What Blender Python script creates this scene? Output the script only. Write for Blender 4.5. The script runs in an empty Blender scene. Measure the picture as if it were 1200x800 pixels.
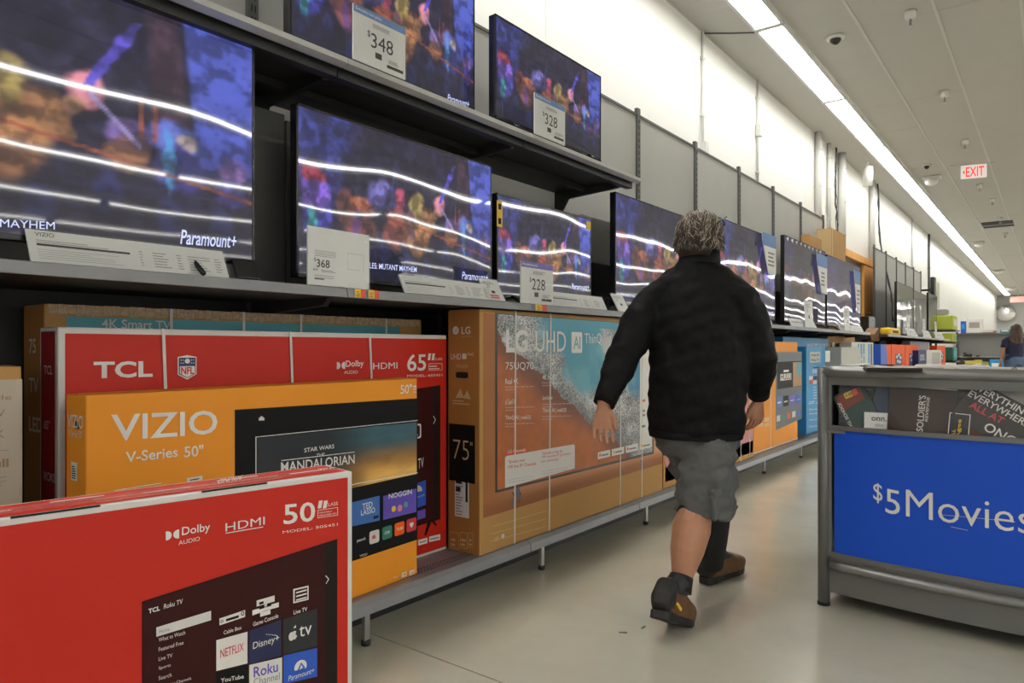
import bpy, math, random, os
import numpy as np
from mathutils import Vector, Matrix
random.seed(4)
SC = bpy.context.scene
COL = SC.collection
# ---------------------------------------------------------------- camera, world, exposure
EYE = Vector((0.0, 0.0, 1.10)); YAW = math.radians(37.8); FPX = 820.0; HOR = 408.0
cam = bpy.data.objects.new('camera', bpy.data.cameras.new('camera')); COL.objects.link(cam)
cam.location = EYE; cam.rotation_euler = (math.pi/2, 0, YAW)
cam.data.sensor_width = 36.0; cam.data.lens = 36.0*FPX/1200.0
cam.data.shift_y = (HOR-400.0)/1200.0; cam.data.clip_end = 200
SC.camera = cam
w = bpy.data.worlds.new('world'); SC.world = w; w.use_nodes = True
w.node_tree.nodes['Background'].inputs[0].default_value = (1.0, .99, .96, 1)
w.node_tree.nodes['Background'].inputs[1].default_value = 0.75
SC.view_settings.view_transform = 'Standard'; SC.view_settings.look = 'None'
SC.view_settings.gamma = 1.0; SC.view_settings.use_curve_mapping = False
SC.view_settings.exposure = 0.28
STRIP = 14.5; STRIP2 = 52.0          # radiance of the tube fixtures
SCREEN = 1.0
# ---------------------------------------------------------------- measuring: photo pixel -> point on a real plane
CS, SN = math.cos(YAW), math.sin(YAW)
FW = Vector((-SN, CS, 0)); RT = Vector((CS, SN, 0))
def ray(px, py): return FW + RT*((px-600)/FPX) + Vector((0, 0, (HOR-py)/FPX))
def P(px, py, d): return EYE + ray(px, py)*d
def onx(px, py, X): r = ray(px, py); return EYE + r*(X/r.x)
def ony(px, py, Y): r = ray(px, py); return EYE + r*(Y/r.y)
def onz(px, py, Z): r = ray(px, py); return EYE + r*((Z-EYE.z)/r.z)
# ---------------------------------------------------------------- materials
MATS = {}
def mat(name, col, rough=.5, metal=0., var=0., vscale=8., bump=0., bscale=60., emit=0., spec=.5, coat=0., alpha=1., ecol=None, wave=0.):
    if name in MATS: return MATS[name]
    m = bpy.data.materials.new(name); m.use_nodes = True; nt = m.node_tree; b = nt.nodes['Principled BSDF']
    c = (*col, 1); b.inputs['Base Color'].default_value = c
    b.inputs['Roughness'].default_value = rough; b.inputs['Metallic'].default_value = metal
    b.inputs['Specular IOR Level'].default_value = spec; b.inputs['Coat Weight'].default_value = coat
    b.inputs['Coat Roughness'].default_value = .08
    if emit:
        b.inputs['Emission Color'].default_value = (*(ecol or col), 1); b.inputs['Emission Strength'].default_value = emit
    tc = nt.nodes.new('ShaderNodeTexCoord')
    def noise(s, det=4):
        n = nt.nodes.new('ShaderNodeTexNoise'); n.inputs['Scale'].default_value = s; n.inputs['Detail'].default_value = det
        nt.links.new(tc.outputs['Object'], n.inputs['Vector']); return n
    if var or not bump:
        n = noise(vscale); mx = nt.nodes.new('ShaderNodeMix'); mx.data_type = 'RGBA'
        mx.inputs['A'].default_value = (*[x*(1-max(var, .02)) for x in col], 1)
        mx.inputs['B'].default_value = (*[min(1, x*(1+max(var, .02))) for x in col], 1)
        nt.links.new(n.outputs['Fac'], mx.inputs['Factor']); nt.links.new(mx.outputs['Result'], b.inputs['Base Color'])
    if bump:
        n = noise(bscale); bp = nt.nodes.new('ShaderNodeBump'); bp.inputs['Strength'].default_value = 1; bp.inputs['Distance'].default_value = bump
        nt.links.new(n.outputs['Fac'], bp.inputs['Height']); nt.links.new(bp.outputs['Normal'], b.inputs['Normal'])
    if alpha < 1: b.inputs['Alpha'].default_value = alpha
    MATS[name] = m; return m
def painted(name, emit=0., rough=.5, bump=0., bscale=4., spec=.5, coat=0.):
    m = mat(name, (.5, .5, .5), rough, spec=spec, bump=bump, bscale=bscale, coat=coat); nt = m.node_tree; b = nt.nodes['Principled BSDF']
    a = nt.nodes.new('ShaderNodeVertexColor'); a.layer_name = 'Col'
    for l in list(nt.links):
        if l.to_socket == b.inputs['Base Color']: nt.links.remove(l)
    if emit:
        b.inputs['Base Color'].default_value = (.004, .004, .005, 1)
        nt.links.new(a.outputs['Color'], b.inputs['Emission Color']); b.inputs['Emission Strength'].default_value = emit
    else: nt.links.new(a.outputs['Color'], b.inputs['Base Color'])
    return m
WHITE = mat('print_white', (.78, .76, .73), .45); PAPER = mat('paper', (.74, .75, .74), .5); INK = mat('ink_black', (.012, .012, .013), .5, spec=.2)
GREYINK = mat('ink_grey', (.24, .24, .24), .5); BLACK = mat('print_black', (.008, .008, .009), .5, spec=.15)
RED = mat('carton_red', (.56, .022, .010), .45, var=.06, vscale=5, bump=.0004, bscale=18, spec=.3)
DKRED = mat('carton_dark_red', (.30, .012, .015), .45)
MAROON = mat('print_maroon_black', (.040, .006, .006), .45, spec=.18); SHADE = mat('print_dark_band', (.016, .011, .010), .5, spec=.18)
WCARD = mat('white_carton_edge', (.68, .67, .65), .5, var=.05, bump=.0004)
ORANGE = mat('carton_orange', (.86, .32, .022), .45, var=.05, vscale=5, bump=.0004, bscale=18, spec=.3)
KRAFT = mat('kraft_card', (.52, .29, .095), .6, spec=.3, var=.08, vscale=6, bump=.0006, bscale=30)
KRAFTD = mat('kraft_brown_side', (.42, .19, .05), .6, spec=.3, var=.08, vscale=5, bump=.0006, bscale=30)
KSAND = mat('print_sand_strip', (.60, .26, .13), .5, var=.35, vscale=2.2, spec=.3)
BLUEC = mat('carton_blue', (.035, .30, .62), .45, var=.05); NAVY = mat('print_navy', (.01, .02, .12), .4)
ROYAL = mat('print_royal_blue', (.02, .10, .55), .4); TEAL = mat('print_teal', (.08, .36, .42), .45, var=.1)
YELLOW = mat('tag_yellow', (.80, .52, .02), .5); TAGRED = mat('tag_red', (.75, .1, .05), .5); INKRED = mat('ink_red', (.6, .03, .04), .45)
ONNO = mat('carton_bright_orange', (.9, .12, .012), .5, var=.05, spec=.2); PINK = mat('print_pink', (.62, .24, .26), .45, var=.1)
GREEN = mat('print_green', (.03, .2, .14), .45); PURPLE = mat('print_purple', (.12, .08, .5), .45)
DKPANEL = mat('cover_grey', (.20, .20, .19), .45, var=.05); PEG = mat('gondola_panel_grey', (.40, .40, .375), .55, var=.05, vscale=3)
UPR = mat('upright_dark_grey', (.10, .10, .095), .45, metal=.3); SLOT = mat('slot_black', (.004, .004, .004), .7)
LIP = mat('shelf_lip_grey', (.30, .31, .33), .38, metal=.25, var=.12, vscale=12); LIPW = mat('shelf_lip_pale', (.52, .52, .50), .35, metal=.2, var=.06)
UNDER = mat('shelf_black_metal', (.022, .022, .022), .5, var=.3); DECK = mat('deck_grey', (.26, .26, .28), .4, metal=.3, var=.12, vscale=9)
BEZEL = mat('bezel_black', (.012, .012, .014), .25); CHROME = mat('steel', (.55, .55, .55), .3, metal=.9)
PLAST = mat('clear_sleeve', (.8, .8, .8), .06, alpha=.07); STRAP = mat('strap_white', (.7, .68, .64), .4)
EDGEK = mat('carton_torn_edge', (.55, .40, .25), .8, var=.6, vscale=70, bump=.003, bscale=60)
# ---------------------------------------------------------------- mesh builder
class MB:
    def __init__(s): s.v = []; s.f = []; s.mi = []; s.mats = []; s.sm = []
    def m(s, mt):
        if mt not in s.mats: s.mats.append(mt)
        return s.mats.index(mt)
    def add(s, verts, faces, mt, smooth=False):
        o = len(s.v); k = s.m(mt); s.v += [tuple(v) for v in verts]
        for f in faces: s.f.append([o+i for i in f]); s.mi.append(k); s.sm.append(smooth)
        return s
    def box(s, x0, x1, y0, y1, z0, z1, mt):
        v = [(x, y, z) for z in (z0, z1) for y in (y0, y1) for x in (x0, x1)]
        return s.add(v, [(0, 2, 3, 1), (4, 5, 7, 6), (0, 1, 5, 4), (2, 6, 7, 3), (0, 4, 6, 2), (1, 3, 7, 5)], mt)
    def cbox(s, c, size, mt, R=None):
        h = [a/2 for a in size]; R = R or Matrix.Identity(3); c = Vector(c)
        v = [c+R@Vector((sx*h[0], sy*h[1], sz*h[2])) for sz in (-1, 1) for sy in (-1, 1) for sx in (-1, 1)]
        return s.add(v, [(0, 2, 3, 1), (4, 5, 7, 6), (0, 1, 5, 4), (2, 6, 7, 3), (0, 4, 6, 2), (1, 3, 7, 5)], mt)
    def rings(s, rings, mt, cap=True, smooth=True):
        n = len(rings[0]); v = [p for r in rings for p in r]; f = []
        for i in range(len(rings)-1):
            for j in range(n): f.append((i*n+j, i*n+(j+1) % n, (i+1)*n+(j+1) % n, (i+1)*n+j))
        if cap: f.append(tuple(range(n-1, -1, -1))); f.append(tuple((len(rings)-1)*n+j for j in range(n)))
        return s.add(v, f, mt, smooth)
    def tube(s, path, r, mt, n=8, smooth=True):
        path = [Vector(p) for p in path]; R = []
        if not hasattr(r, '__len__'): r = [r]*len(path)
        for i, p in enumerate(path):
            t = (path[min(i+1, len(path)-1)]-path[max(i-1, 0)]).normalized()
            a = t.orthogonal().normalized() if i == 0 else (a0-t*a0.dot(t)).normalized()
            a0 = a; b = t.cross(a)
            R.append([p+(a*math.cos(k*2*math.pi/n)+b*math.sin(k*2*math.pi/n))*r[i] for k in range(n)])
        return s.rings(R, mt, True, smooth)
    def loft(s, secs, mt, side=None, n=20, pw=1.0):
        """secs: (centre, half width along side, half depth); rings perpendicular to the path; rounded ends"""
        C = [Vector(q[0]) for q in secs]; R = []
        for i, q in enumerate(secs):
            t = (C[min(i+1, len(C)-1)]-C[max(i-1, 0)]).normalized()
            sd = Vector(q[3]) if len(q) > 3 else Vector(side); a = (sd-t*sd.dot(t)).normalized(); b = t.cross(a)
            def sg(x): return math.copysign(abs(x)**pw, x)
            R.append([C[i]+a*q[1]*sg(math.cos(k*2*math.pi/n))+b*q[2]*sg(math.sin(k*2*math.pi/n)) for k in range(n)])
        return s.rings(R, mt, True, True)
    def ball(s, c, r, mt, R=None, n=16, m=10):
        c = Vector(c); r = (r, r, r) if not hasattr(r, '__len__') else r; R = R or Matrix.Identity(3); rg = []
        for i in range(1, m):
            th = math.pi*i/m
            rg.append([c+R@Vector((r[0]*math.sin(th)*math.cos(k*2*math.pi/n), r[1]*math.sin(th)*math.sin(k*2*math.pi/n), -r[2]*math.cos(th))) for k in range(n)])
        return s.rings(rg, mt)
    def mesh(s, name):
        me = bpy.data.meshes.new(name); me.from_pydata(s.v, [], s.f)
        for mt in s.mats: me.materials.append(mt)
        me.polygons.foreach_set('material_index', s.mi); me.polygons.foreach_set('use_smooth', s.sm); me.update(); return me
    def build(s, name, parent=None, bevel=0., label=None, kind=None):
        o = bpy.data.objects.new(name, s.mesh(name)); COL.objects.link(o)
        if parent: o.parent = parent
        if bevel:
            b = o.modifiers.new('bevel', 'BEVEL'); b.width = bevel; b.segments = 2; b.limit_method = 'ANGLE'
        if label: o['label'] = label
        if kind: o['kind'] = kind
        return o
def empty(name, loc, rz=0., label=None, cat=None, group=None, kind=None):
    o = bpy.data.objects.new(name, None); COL.objects.link(o); o.location = loc; o.rotation_euler = (0, 0, rz); o.empty_display_size = .1
    tag(o, label, cat, group, kind); return o
def tag(o, label=None, cat=None, group=None, kind=None):
    if label: o['label'] = label
    if cat: o['category'] = cat
    if group: o['group'] = group
    if kind: o['kind'] = kind
    return o
def copy_tree(o, parent=None):
    c = o.copy(); COL.objects.link(c); c.parent = parent
    for ch in list(o.children): copy_tree(ch, c)
    return c
# ---------------------------------------------------------------- lettering
GLY = {}
def glyphs(txt, bold=0., res=3):
    bold = max(-.02, min(bold, .012 if len(txt) > 3 or bold < .04 else .03)); k = (txt, bold)
    if k not in GLY:
        c = bpy.data.curves.new('t', 'FONT'); c.body = txt; c.size = 1; c.offset = bold; c.resolution_u = res
        o = bpy.data.objects.new('t', c); COL.objects.link(o); me = bpy.data.meshes.new_from_object(o)
        v = np.array([x.co[:2] for x in me.vertices]) if len(me.vertices) else np.zeros((1, 2))
        fc = [tuple(p.vertices) for p in me.polygons]
        mn = v.min(0); mx = v.max(0); v = (v-mn)/np.maximum(mx-mn, 1e-6)
        asp = (mx[0]-mn[0])/max(mx[1]-mn[1], 1e-6)
        bpy.data.objects.remove(o); bpy.data.curves.remove(c); bpy.data.meshes.remove(me)
        GLY[k] = (v, fc, asp)
    return GLY[k]
EPS = .0007
class Face:
    """a flat face of a thing in the thing's own frame: (u, v) -> local point, photo pixel -> (u, v)"""
    def __init__(s, root, side, half, mb=None):
        s.root = root; s.side = side; s.h = half; s.mb = mb or MB()
        a = root.rotation_euler.z; s.R = Matrix.Rotation(a, 3, 'Z'); s.o = Vector(root.location)
    def loc(s, u, v, k=1):
        e = s.h+EPS*k
        return {'front': (u, -e, v), 'left': (-e, -u, v), 'top': (u, v, e)}[s.side]
    def uv(s, px, py):
        Ri = s.R.transposed(); o = Ri@(EYE-s.o); d = Ri@ray(px, py)
        if s.side == 'front': t = (-s.h-o.y)/d.y; q = o+d*t; return q.x, q.z
        if s.side == 'left': t = (-s.h-o.x)/d.x; q = o+d*t; return -q.y, q.z
        t = (s.h-o.z)/d.z; q = o+d*t; return q.x, q.y
    def poly(s, pts, mt, k=1, px=True):
        q = [s.uv(*p) if px else p for p in pts]
        s.mb.add([s.loc(u, v, k) for u, v in q], [tuple(range(len(q)))], mt)
    def rect(s, u0, v0, u1, v1, mt, k=1): s.poly([(u0, v0), (u1, v0), (u1, v1), (u0, v1)], mt, k, False)
    def prect(s, bl, tr, mt, k=1):
        a = s.uv(*bl); b = s.uv(*tr); s.rect(a[0], a[1], b[0], b[1], mt, k)
    def disc(s, cx, cy, r, mt, k=1, ry=None, a0=0, a1=2*math.pi, n=20):
        full = a1-a0 > 6.2
        pts = [(cx+r*math.cos(a0+(a1-a0)*i/n), cy+(ry or r)*math.sin(a0+(a1-a0)*i/n)) for i in range(n if full else n+1)]
        s.poly(pts, mt, k, False)
    def rrect(s, u0, v0, u1, v1, r, mt, k=1):
        pts = []
        for cx, cy, a in ((u1-r, v0+r, -90), (u1-r, v1-r, 0), (u0+r, v1-r, 90), (u0+r, v0+r, 180)):
            for i in range(5): t = math.radians(a+i*22.5); pts.append((cx+r*math.cos(t), cy+r*math.sin(t)))
        s.poly(pts, mt, k, False)
    def frame(s, u0, v0, u1, v1, t, mt, k=1):
        s.rect(u0, v0, u1, v0+t, mt, k); s.rect(u0, v1-t, u1, v1, mt, k); s.rect(u0, v0+t, u0+t, v1-t, mt, k); s.rect(u1-t, v0+t, u1, v1-t, mt, k)
    def text(s, t, bl, br, tl, mt, bold=0., k=2, px=True, res=3):
        if px: bl, br, tl = s.uv(*bl), s.uv(*br), s.uv(*tl)
        v, f, asp = glyphs(t, bold, res); bl = np.array(bl); ex = np.array(br)-bl; ey = np.array(tl)-bl
        q = bl+v[:, :1]*ex+v[:, 1:]*ey
        s.mb.add([s.loc(a, b, k) for a, b in q], f, mt)
    def t2(s, t, bl, tr, mt, bold=0., k=2, px=True):      # upright text in a box
        if px: bl, tr = s.uv(*bl), s.uv(*tr)
        s.text(t, bl, (tr[0], bl[1]), (bl[0], tr[1]), mt, bold, k, False)
    def t3(s, t, u, v, h, mt, bold=0., k=2, align='l'):   # natural aspect from height
        a = glyphs(t, bold)[2]; wd = h*a
        if align == 'c': u -= wd/2
        if align == 'r': u -= wd
        s.text(t, (u, v), (u+wd, v), (u, v+h), mt, bold, k, False)
    def lines(s, u0, v0, u1, v1, n, mt, k=2, fill=.5):    # blocks of print too fine to read
        dv = (v1-v0)/n
        for i in range(n):
            e = u0+(u1-u0)*random.uniform(.55, 1); s.rect(u0, v0+i*dv, e, v0+i*dv+dv*fill, mt, k)
    def build(s, name='front_print', label=None):
        return s.mb.build(name, s.root, label=label) if s.mb.f else None
def card_paint(name, root, face, u0, v0, u1, v1, func, nx, ny, mt, k=1):
    us = np.linspace(0, 1, nx); vs = np.linspace(0, 1, ny); U, V = np.meshgrid(us, vs)
    C = func(U, V); verts = [face.loc(u0+a*(u1-u0), v0+b*(v1-v0), k) for b in vs for a in us]
    return paint_mesh(name, verts, nx, ny, C, mt, root)
def paint_mesh(name, verts, nx, ny, C, mt, root=None):
    f = [(j*nx+i, j*nx+i+1, (j+1)*nx+i+1, (j+1)*nx+i) for j in range(ny-1) for i in range(nx-1)]
    me = bpy.data.meshes.new(name); me.from_pydata(verts, [], f); me.materials.append(mt)
    ca = me.color_attributes.new('Col', 'FLOAT_COLOR', 'POINT'); c = np.ones((nx*ny, 4), 'f'); c[:, :3] = C.reshape(-1, 3)
    ca.data.foreach_set('color', c.ravel())
    if root is None: return me
    o = bpy.data.objects.new(name, me); COL.objects.link(o); o.parent = root; return o
def vnoise(U, V, fx, fy, seed=0):
    r = np.random.RandomState(seed); n = 64; G = r.rand(n, n); x = U*fx; y = V*fy
    i = np.floor(x).astype(int); j = np.floor(y).astype(int); a = x-i; b = y-j; a = a*a*(3-2*a); b = b*b*(3-2*b)
    g = lambda p, q: G[q % n, p % n]
    return (g(i, j)*(1-a)+g(i+1, j)*a)*(1-b)+(g(i, j+1)*(1-a)+g(i+1, j+1)*a)*b
def fbm(U, V, f, seed=0, asp=1.0, oct=4):
    s = 0; t = 0
    for o in range(oct): s = s+vnoise(U, V, f*asp*2**o, f*2**o, seed+o)/2**o; t += 1/2**o
    return s/t
def sstep(a, b, x): t = np.clip((x-a)/(b-a), 0, 1); return t*t*(3-2*t)
def L(*c): return np.array([((x/255+.055)/1.055)**2.4 if x > 10 else x/255/12.92 for x in c])
def mixc(C, col, a): return C*(1-a[..., None])+np.asarray(col)*a[..., None]
def blob(C, U, V, u, v, ru, rv, col, soft=.25, amt=1., rot=0.):
    x = (U-u)*1.78; y = V-v; c, s = math.cos(rot), math.sin(rot); X = x*c+y*s; Y = -x*s+y*c
    d = np.sqrt((X/(ru*1.78))**2+(Y/rv)**2); return mixc(C, col, amt*(1-sstep(1-soft, 1+soft, d)))
# ================================================================ THE SETTING
WX, CZ, FARY = -2.85, 4.34, 53.0
M_FLOOR = mat('polished_concrete', (.49, .47, .385), .17, var=.26, vscale=1.1, spec=.55)
nt = M_FLOOR.node_tree; b = nt.nodes['Principled BSDF']
n = nt.nodes.new('ShaderNodeTexNoise'); n.inputs['Scale'].default_value = 2.2; n.inputs['Detail'].default_value = 8
g = nt.nodes.new('ShaderNodeNewGeometry'); nt.links.new(g.outputs['Position'], n.inputs['Vector'])
for q in nt.nodes:
    if q.type == 'TEX_NOISE': nt.links.new(g.outputs['Position'], q.inputs['Vector']); q.inputs['Detail'].default_value = 11; q.inputs['Roughness'].default_value = .68
r = nt.nodes.new('ShaderNodeMapRange'); r.inputs['From Min'].default_value = .3; r.inputs['From Max'].default_value = .7; r.inputs['To Min'].default_value = .09; r.inputs['To Max'].default_value = .20
nt.links.new(n.outputs['Fac'], r.inputs['Value']); nt.links.new(r.outputs['Result'], b.inputs['Roughness'])
DARKJ = mat('joint_dark', (.06, .055, .045), .8)
fl = MB().box(-3.2, 30, -8, 112, -.06, -.012, DARKJ).build('floor'); tag(fl, kind='structure')
ys = [-8, -2.7, 1.8, 6.3, 10.8, 15.3, 19.8, 24.3, 28.8, 33.3, 37.8, 42.3, 46.8, FARY, 70, 90, 112]
for a, c in zip(ys, ys[1:]):
    for x0, x1 in ((-3.2, 3.3), (3.3, 9.8), (9.8, 30)):
        MB().box(x0+.002, x1-.002, a+.003, c-.003, -.012, 0, M_FLOOR).build('floor_slab', fl)
M_WALL = mat('wall_white_paint', (.80, .795, .76), .55, var=.025, vscale=.6)
M_WALLF = mat('wall_grey_paint', (.55, .55, .53), .6)
wl = MB().box(WX-.14, WX-.03, -8, FARY, 0, CZ, mat('wall_core', (.3, .3, .28), .8)).build('wall_left'); tag(wl, kind='structure')
DOOR = (11.9, 15.1, 2.66)
ws = [-8, -3, 1.2, 4.06, 6.87, 8.55, 10.6, 11.9, 15.1, 20.2, 22.9, 28, 34, 40, 46, FARY]
for a, c in zip(ws, ws[1:]):
    z0 = DOOR[2] if a >= DOOR[0] and c <= DOOR[1] else 0
    MB().box(WX-.03, WX, a+.004, c-.004, z0, CZ, M_WALL).build('wall_panel', wl)
wb = MB().box(WX, 3.5, FARY, FARY+.1, 0, CZ, M_WALLF).build('wall_back'); tag(wb, kind='structure')
# far wall sign band and doorway frame
DW = mat('door_wood_orange', (.80, .40, .10), .5, var=.12, vscale=6, spec=.3)
dm = MB()
dm.box(WX-.03, WX+.06, DOOR[0]-.02, DOOR[0]+.10, 0, DOOR[2], DW).box(WX-.03, WX+.06, DOOR[1]-.85, DOOR[1]+.0, 0, DOOR[2], DW)
dm.box(WX-.03, WX+.07, DOOR[0]-.04, DOOR[1], DOOR[2], DOOR[2]+.13, DW)
tr = dm.build('trim_1', bevel=.006); tag(tr, kind='structure')
d1 = MB().box(WX-.02, WX+.01, DOOR[0]+.1, DOOR[1]-.85, 0, DOOR[2], mat('door_leaf_brown', (.12, .075, .045), .5)).build('door_1'); tag(d1, kind='structure')
# ceiling: T-bars with lay-in tiles
M_TILE = mat('ceiling_tile', (.52, .51, .475), .85, var=.03, vscale=2, bump=.0008, bscale=120); M_TBAR = mat('ceiling_grid', (.60, .59, .56), .5)
cm = MB(); xs = [WX+.65*i for i in range(0, 38)]
for x in xs: cm.box(x-.013, x+.013, -8, FARY, CZ-.014, CZ+.01, M_TBAR)
cm.box(WX-.1, 30, -8, 112, CZ+.015, CZ+.06, mat('plenum', (.25, .25, .24), .8))
ce = cm.build('ceiling'); tag(ce, kind='structure')
tl = MB().box(-.318, .318, -.6488, .6488, 0, .012, M_TILE).mesh('ceiling_tile')
LXC, LW = -2.2, .118
cnt = 0
for i in range(14):
    for j in range(22):
        x = WX+.325+.65*i; y = 2.6+.65+1.3*j
        if cnt >= 296 or i == 0 and False: break
        o = bpy.data.objects.new('ceiling_tile', tl); COL.objects.link(o); o.parent = ce; o.location = (x, y, CZ-.006+random.uniform(-.002, .001)); cnt += 1
far = MB()
for i in range(38):
    x = WX+.325+.65*i
    for j in range(-8, 39):
        y = 2.6+.65+1.3*j
        if i < 14 and 0 <= j < 22 and i*22+j < 296: continue
        if y < -7.3 or y > FARY-.65: continue
        far.box(x-.318, x+.318, y-.6488, y+.6488, CZ-.006, CZ+.004, M_TILE)
far.build('ceiling_tile', ce, kind='stuff')
# strip lights
ORD = ['nearest', 'second', 'third', 'fourth', 'fifth', 'sixth', 'seventh', 'eighth', 'ninth', 'tenth', 'eleventh', 'twelfth', 'thirteenth', 'fourteenth', 'fifteenth', 'sixteenth', 'seventeenth', 'eighteenth', 'nineteenth', 'twentieth', 'twenty-first', 'twenty-second']
M_TUBE = mat('lamp_diffuser', (.9, .9, .9), .4, emit=STRIP, ecol=(1.0, .985, .94)); M_HOUS = mat('lamp_housing', (.6, .6, .58), .4)
def strip_proto(length):
    e = empty('strip_light', (0, 0, 0)); h = length/2
    m = MB(); m.box(-LW-.03, -LW, -h, h, -.05, .0, M_HOUS); m.box(LW, LW+.03, -h, h, -.05, .0, M_HOUS); m.box(-LW-.01, LW+.01, -h-.008, -h+.03, -.055, 0, M_HOUS); m.box(-LW-.01, LW+.01, h-.03, h+.008, -.055, 0, M_HOUS)
    m.build('housing', e); MB().box(-LW, LW, -h+.02, h-.02, -.04, -.012, M_TUBE).build('diffuser', e)
    return e
p1 = strip_proto(2.58)
for k in range(19):
    o = p1 if k == 0 else copy_tree(p1)
    o.location = (LXC-.04, 3.14+2.6*k, CZ-.012)
    tag(o, f'{ORD[k]} white strip light from the camera in the ceiling row above the TV wall', 'ceiling light', 'strip lights along the ceiling above the TV wall')
LW = .055; M_TUBE = mat('lamp_tube_bright', (.9, .9, .9), .4, emit=STRIP2, ecol=(1.0, .985, .94)); p2 = strip_proto(5.08); LW = .118
first = True
for x in (5.2, 8.7, 12.2, 15.7, 19.2, 22.7):
    for k in range(21):
        o = p2 if first else copy_tree(p2); first = False
        o.location = (x, 1.2+5.25*k-2.6, CZ-.012); tag(o, 'long white strip light in the rows over the aisles right of the photo', 'ceiling light', 'strip lights over the other aisles')
for k in range(3):
    o = copy_tree(p1); o.location = (LXC-.04, .54-2.6*k, CZ-.012); tag(o, 'white strip light above the near end of the TV wall, outside the photo', 'ceiling light', 'strip lights behind the photographer')
# ceiling fittings
FIT = mat('fitting_white', (.72, .71, .67), .4)
def ceil(px, py): q = onz(px, py, CZ); return (q.x, q.y, CZ-.014)
def lathe(mb, prof, mt, c=(0, 0, 0), n=20):
    mb.rings([[(c[0]+r*math.cos(k*2*math.pi/n), c[1]+r*math.sin(k*2*math.pi/n), c[2]+z) for k in range(n)] for r, z in prof], mt); return mb
sp = None
for k, (px, py, s) in enumerate([(1067, 12, 1), (1107, 106, 1), (1131, 163, 1), (1163, 232, 1), (1172, 254, 1.), (1178, 272, 1), (1148, 215, 1)]):
    if sp is None:
        sp = empty('sprinkler', ceil(px, py)); m = MB(); lathe(m, [(.055, 0), (.05, -.06), (.032, -.075)], FIT); m.build('cup', sp)
        m = MB(); lathe(m, [(.012, -.07), (.01, -.13), (.028, -.135), (.028, -.142)], CHROME); m.build('nozzle', sp); o = sp
    else: o = copy_tree(sp)
    o.location = ceil(px, py); tag(o, f'{ORD[k]} fire sprinkler head hanging from the ceiling tiles right of the strip lights', 'sprinkler', 'ceiling sprinklers')
def dome(px, py, r, label):
    e = empty('ceiling_camera', ceil(px, py), 0, label, 'security camera'); m = MB(); lathe(m, [(r*1.4, 0), (r*1.35, -.018), (r*.9, -.025)], FIT); m.build('ring', e)
    m = MB(); lathe(m, [(r*.9, -.02), (r*.8, -.045), (r*.45, -.07), (r*.1, -.078)], mat('smoked_dome', (.03, .02, .015), .08)); m.build('dome', e)
dome(979, 42, .065, 'nearest dome camera, dark lens in a white ring beside the strip lights')
dome(1086, 192, .05, 'small dark dome camera on the ceiling left of the exit sign')
dome(1142, 284, .05, 'far dark dome camera on the ceiling below the vent')
e = empty('exit_sign', ceil(1141, 191), 0, 'white exit sign with red letters hanging from the ceiling', 'exit sign')
e.rotation_euler = (0, 0, math.radians(14))
m = MB(); m.box(-.34, .30, -.01, .01, -.02, .0, M_HOUS); m.build('mount_bar', e)
f = Face(e, 'front', .025); MB().box(-.19, .19, -.025, .025, -.25, -.02, mat('exit_white', (.8, .78, .75), .4, emit=.35)).build('sign_box', e, bevel=.004)
f.text('EXIT', (-.12, -.225), (.15, -.225), (-.12, -.055), mat('exit_red', (.9, .04, .02), .4, emit=.7), .03, px=False); f.poly([(-.17, -.14), (-.14, -.1), (-.14, -.18)], MATS['exit_red'], 2, False); f.build('lettering')
def fixture_box(name, px, py, w, d, h, mt, label, cat, z=None):
    e = empty(name, ceil(px, py), 0, label, cat); MB().box(-w/2, w/2, -d/2, d/2, -h*.3, 0, mt).build('base', e, bevel=.01)
    m = MB(); lathe(m, [(w*.42, -h*.3), (w*.34, -h*.8), (w*.12, -h)], mt); m.build('lens', e)
fixture_box('emergency_light', 1092, 206, .3, .2, .17, FIT, 'white ceiling fitting just left of the exit sign', 'ceiling fitting')
fixture_box('emergency_light', 1147, 283, .3, .2, .16, FIT, 'far white ceiling fitting below the vent', 'ceiling fitting')
fixture_box('emergency_light', 1170, 316, .4, .3, .14, FIT, 'small pale ceiling fitting near the far end of the strip lights', 'ceiling fitting')
fixture_box('emergency_light', 1185, 336, .5, .3, .2, FIT, 'farthest pale ceiling fitting beside the end of the strip lights', 'ceiling fitting')
e = empty('ceiling_vent', ceil(1171, 262), 0, 'dark rectangular ceiling vent to the right of the strip lights', 'vent')
m = MB(); m.box(-.36, .30, -.5, .5, -.01, .004, mat('vent_black', (.02, .02, .02), .7)); m.build('opening', e)
m = MB(); m.box(-.37, .31, -.03, .03, -.02, -.01, PEG); m.build('slat', e)
# second exit sign far away, wall mirror
q = ony(1193, 353, 47.0); e = empty('exit_sign', (q.x, q.y, q.z+.25), 0, 'far small exit sign glowing pink near the far wall', 'exit sign')
m = MB().box(-.35, .5, -.04, .04, -.3, .0, mat('exit_pink', (.8, .35, .3), .4, emit=.6)).build('sign_box', e)
m = MB().box(-.02, .02, -.02, .02, 0, CZ-q.z-.25, M_HOUS).build('hanger', e)
q = ony(1179, 367, FARY-.3); e = empty('convex_mirror', q, 0, 'round convex mirror at the far end under the strip lights', 'mirror')
m = MB().ball((0, 0, 0), (.50, .16, .50), mat('mirror', (.85, .85, .85), .25, metal=.8)).build('mirror_dome', e)
m = MB().box(-.03, .03, .05, .3, -.03, .03, M_HOUS).build('bracket', e)
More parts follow.
